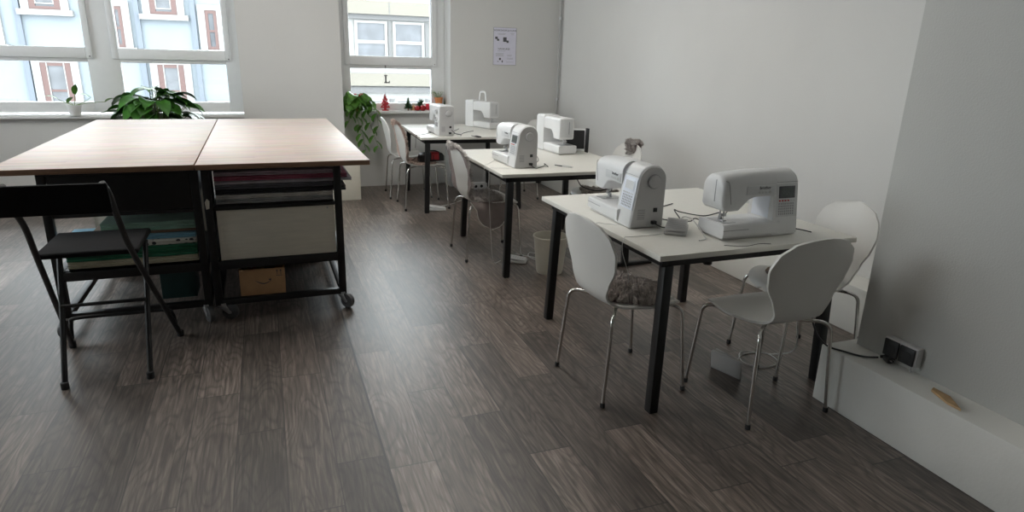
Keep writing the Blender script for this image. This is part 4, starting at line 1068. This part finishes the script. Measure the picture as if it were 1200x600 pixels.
bol = [('grey fabric bolt at the bottom of the upper shelf pile', (.42, .42, .43), .030), ('off-white crumpled fabric in the upper shelf pile', (.80, .78, .75), .022), ('black fabric bolt with thin pattern in the upper shelf pile', (.03, .03, .035), .030),
       ('dark grey fabric bolt in the upper shelf pile', (.16, .16, .19), .026), ('pale grey fabric fold in the upper shelf pile', (.52, .52, .57), .018), ('maroon fabric bolt near the top of the upper shelf pile', (.40, .11, .18), .026), ('mauve-grey fabric bolt topmost on the upper shelf pile', (.50, .40, .47), .026)]
for i, (lb, c, h_) in enumerate(bol):
    fold('fabric_bolt', -.305, (.330, .322, .40, .33, .435, .41, .38)[i] if i not in (0, 1, 3) else .325, 3.835 if i not in (2, 4, 5, 6) else 3.835, 5.0 if True else 4.5, zs + .001, zs + h_, fabric('fabric_%d' % i, c, .25, 12), lb, 'fabric bolts on the aisle-side table', i)
    zs += h_ + .001
fl_ = [('cream fabric fold at the bottom of the lower shelf pile', (.72, .67, .52), .040, None), ('dark green fabric folded thick on the lower shelf', (.02, .17, .09), .062, None), ('white fabric with dark dots on the lower shelf', None, .034, 1),
       ('light blue fabric fold above the dotted one', (.22, .48, .64), .026, None), ('brown fabric fold with a tan edge', (.25, .16, .11), .016, None), ('grey-green fabric topmost on the lower shelf', (.34, .55, .46), .050, None)]
zs = .353
for i, (lb, c, h_, d) in enumerate(fl_):
    m_ = dotted('dotted_cotton', (.78, .77, .72), (.05, .05, .06)) if d else fabric('folded_%d' % i, c, .15, 10)
    fold('folded_fabric', -1.05 if i < 3 else (-1.05, -.93, -.88)[min(2, i - 3)], -.425, 3.82 + (.0 if i < 4 else .03), 4.06, zs + .001, zs + h_, m_, lb, 'folded fabrics under the table behind the stool', 20 + i)
    zs += h_ + .001
# cream bins
def canvas_bin(x0, x1, y0, y1, z0, z1, label):
    t = empty('canvas_bin', ((x0 + x1) / 2, (y0 + y1) / 2, z0), 0, label, 'storage bin'); hx, hy, h_ = (x1 - x0) / 2, (y1 - y0) / 2, z1 - z0
    b_ = MB(); th = .006
    b_.box(-hx, hx, -hy, -hy + th, 0, h_); b_.box(-hx, hx, hy - th, hy, 0, h_ + .0); b_.box(-hx, -hx + th, -hy + th, hy - th, 0, h_); b_.box(hx - th, hx, -hy + th, hy - th, 0, h_); b_.box(-hx + th, hx - th, -hy + th, hy - th, 0, .006)
    b_.build('body', M['binw'], t, bevel=.002)
    s_ = MB(); s_.box(-hx - .0015, hx + .0015, -hy - .0018, -hy, h_ - .016, h_ - .013); s_.box(-hx - .001, -hx + .012, -hy - .0016, -hy, .0, h_); s_.build('seam', M['cream'], t, smooth=False)
    return t
canvas_bin(-1.05, -.43, 4.50, 5.0, .353, .62, 'pale canvas bin behind the folded fabrics, deep under the table')
BIN1 = canvas_bin(-.305, .322, 3.800, 4.30, .353, .648, 'wide cream canvas bin filling the shelf of the aisle-side cutting table')
for k, x in ((0, .30),):
    rv = MB().lathe([(.005, 0), (.005, .002)], 12, mtx=Matrix.Translation((.285, 3.7975, .628)) @ Matrix.Rotation(R(90), 4, 'X'))
    rv.v = [(a - .0085, b1 - 4.05, c - .353) for a, b1, c in rv.v]
    rv.build('rivet', M['steel'], BIN1)
# cardboard box with an arrow print
cb = empty('cardboard_box', (-.100, 3.90, .1225), R(-1.5), 'open brown cardboard box with a printed curved arrow, under the cream canvas bin', 'box')
hx, hy, h_ = .123, .085, .158; b_ = MB(); th = .004
b_.box(-hx, hx, -hy, -hy + th, 0, h_); b_.box(-hx, hx, hy - th, hy, 0, h_ + .01); b_.box(-hx, -hx + th, -hy + th, hy - th, 0, h_); b_.box(hx - th, hx, -hy + th, hy - th, 0, h_); b_.box(-hx + th, hx - th, -hy + th, hy - th, 0, .004)
b_.build('body', M['cardboard'], cb, bevel=.001)
MB().box(hx - .115, hx, -.0035, 0, 0, .06, mtx=Matrix.Translation((0, hy, h_ + .008)) @ Matrix.Rotation(R(60), 4, 'X')).build('flap', M['cardboard'], cb)
sm = MB(); P_ = [(-.038 + .080 * t / 12, -hy - .0008, .088 - .020 * math.sin(PI * t / 12 * .88)) for t in range(13)]
sm.tube(P_, [.0010 + .0022 * math.sin(PI * t / 12) for t in range(13)], 6); sm.add([(.032, -hy - .001, .093), (.049, -hy - .001, .096), (.045, -hy - .001, .080), (.032, -hy + .001, .093), (.049, -hy + .001, .096), (.045, -hy + .001, .080)], [(0, 1, 2), (3, 5, 4), (0, 3, 4, 1), (1, 4, 5, 2), (2, 5, 3, 0)])
sm.build('curved_arrow_print', M['ink'], cb)
ar = MB()
for x in (.083, .103): ar.box(x - .0015, x + .0015, -hy - .0008, -hy + .001, .118, .142); ar.prism([(x - .006, .138), (x + .006, .138), (x, .150)], -hy - .0008, -hy + .001, 'y')
ar.box(.076, .110, -hy - .0008, -hy + .001, .110, .113); ar.build('upright_arrow_print', M['ink'], cb, smooth=False)
pn = empty('pin_cushion', (-.155, 3.90, .262), 0, 'small red pin cushion with a white spot in the cardboard box', 'pin cushion')
MB().lathe([(.004, .0), (.022, .002), (.030, .018), (.022, .034), (.004, .037)], 20).build('cushion', M['redbtn'], pn); MB().lathe([(.007, .0), (.007, .003)], 12, mtx=Matrix.Translation((-.002, -.029, .020)) @ Matrix.Rotation(R(90), 4, 'X')).build('white_spot', M['cablew'], pn)
bx = MB()
rg = random.Random(3)
for i in range(14): x = rg.uniform(-.09, .06); y = rg.uniform(-.05, .05); bx.box(x - .03, x + .03, y - .025, y + .025, .008 + i * .0085, .016 + i * .0085)
bx = bx.build('fabric_scraps', fabric('dark_scraps', (.05, .035, .035), .5, 30)); bx.location = (-.100, 3.90, .128); tag(bx, 'dark fabric scraps heaped inside the cardboard box', 'scraps', kind='stuff')
# teal crate under the left table and white box near the window wall
tc_ = empty('plastic_crate', (-.555, 3.98, .1225), 0, 'dark teal plastic crate under the table with the folded fabrics', 'crate')
cr = MB(); cr.box(-.085, .095, -.09, -.084, 0, .18); cr.box(-.085, .095, .084, .09, 0, .18); cr.box(-.085, -.079, -.084, .084, 0, .18); cr.box(.089, .095, -.084, .084, 0, .18); cr.box(-.079, .089, -.084, .084, 0, .006)
cr.build('body', mat('teal_plastic', (.02, .07, .075), .5, var=.05), tc_, bevel=.002); MB().box(-.092, .102, -.097, -.0905, .165, .182).build('rim', bpy.data.materials['teal_plastic'], tc_, bevel=.002)
pb = empty('white_side_box', (.62, 7.02, 0), 0, 'pale box standing on the floor between the cutting tables and the window wall', 'box')
MB().box(-.20, .245, -.20, .26, .0, .42).build('body', M['cream'], pb, bevel=.004)
MB().box(-.205, .250, -.205, .265, .4205, .44).build('lid', M['cream'], pb, bevel=.004)

# ------------------------------------------------------------------ black folding stool
fs_ = empty('folding_stool', (-.575, 3.38, 0), 0, 'black steel folding stool with a backrest, in front of the cutting tables', 'chair')
def L3(p): return (p[0] + .575, p[1] - 3.38, p[2])
W3 = .42
for sgn, dx in ((1, 0), (-1, -W3)):
    q1 = [(-.535, 3.62, .012), (-.605, 3.15, .60), (-.618, 3.02, .80), (-.612, 2.90, .93), (-.625, 2.87, .985)]
    q2 = [(-.613, 3.14, .012), (-.611, 3.29, .30), (-.606, 3.44, .595)]
    def mir(P): return [L3(p) if sgn == 1 else L3((-.575 * 2 - p[0] - W3 + .0, p[1], p[2])) for p in P]
    a1 = MB().tube(spline(mir(q1), 6), .0125, 10).build('long_leg', M['black'], fs_); a2 = MB().tube(spline(mir(q2), 6), .0125, 10).build('short_leg', M['black'], fs_)
    for P, par in ((mir(q1), a1), (mir(q2), a2)):
        p = P[0]; MB().lathe([(.015, 0), (.017, .002), (.017, .03), (.014, .034)], 12, (p[0], p[1], 0)).build('foot_cap', M['foot'], par)
st = MB(); st.box(-W3 - .0, -.02, -.19, .19, .597, .625); st.build('seat', M['matt'], fs_, bevel=.012, seg=3)
bkb = MB(); bkb.prism([(-.50, .86), (-.48, .86), (-.51, .985), (-.53, .985)], -W3 - .005, -.03, 'x'); bkb.build('backrest', M['matt'], fs_, bevel=.006)
MB().tube(spline([L3((-.545, 3.60, .06)), L3((-.552, 3.575, .15)), L3((-.585, 3.56, .178)), L3((-.75, 3.56, .18)), L3((-.98, 3.56, .18)), L3((-1.01, 3.575, .15)), L3((-1.025, 3.60, .06))], 6), .009, 8).build('lower_rung', M['black'], fs_)
MB().tube([L3((-.612, 3.30, .34)), L3((-.96, 3.30, .34))], .009, 8).build('front_rung', M['black'], fs_)
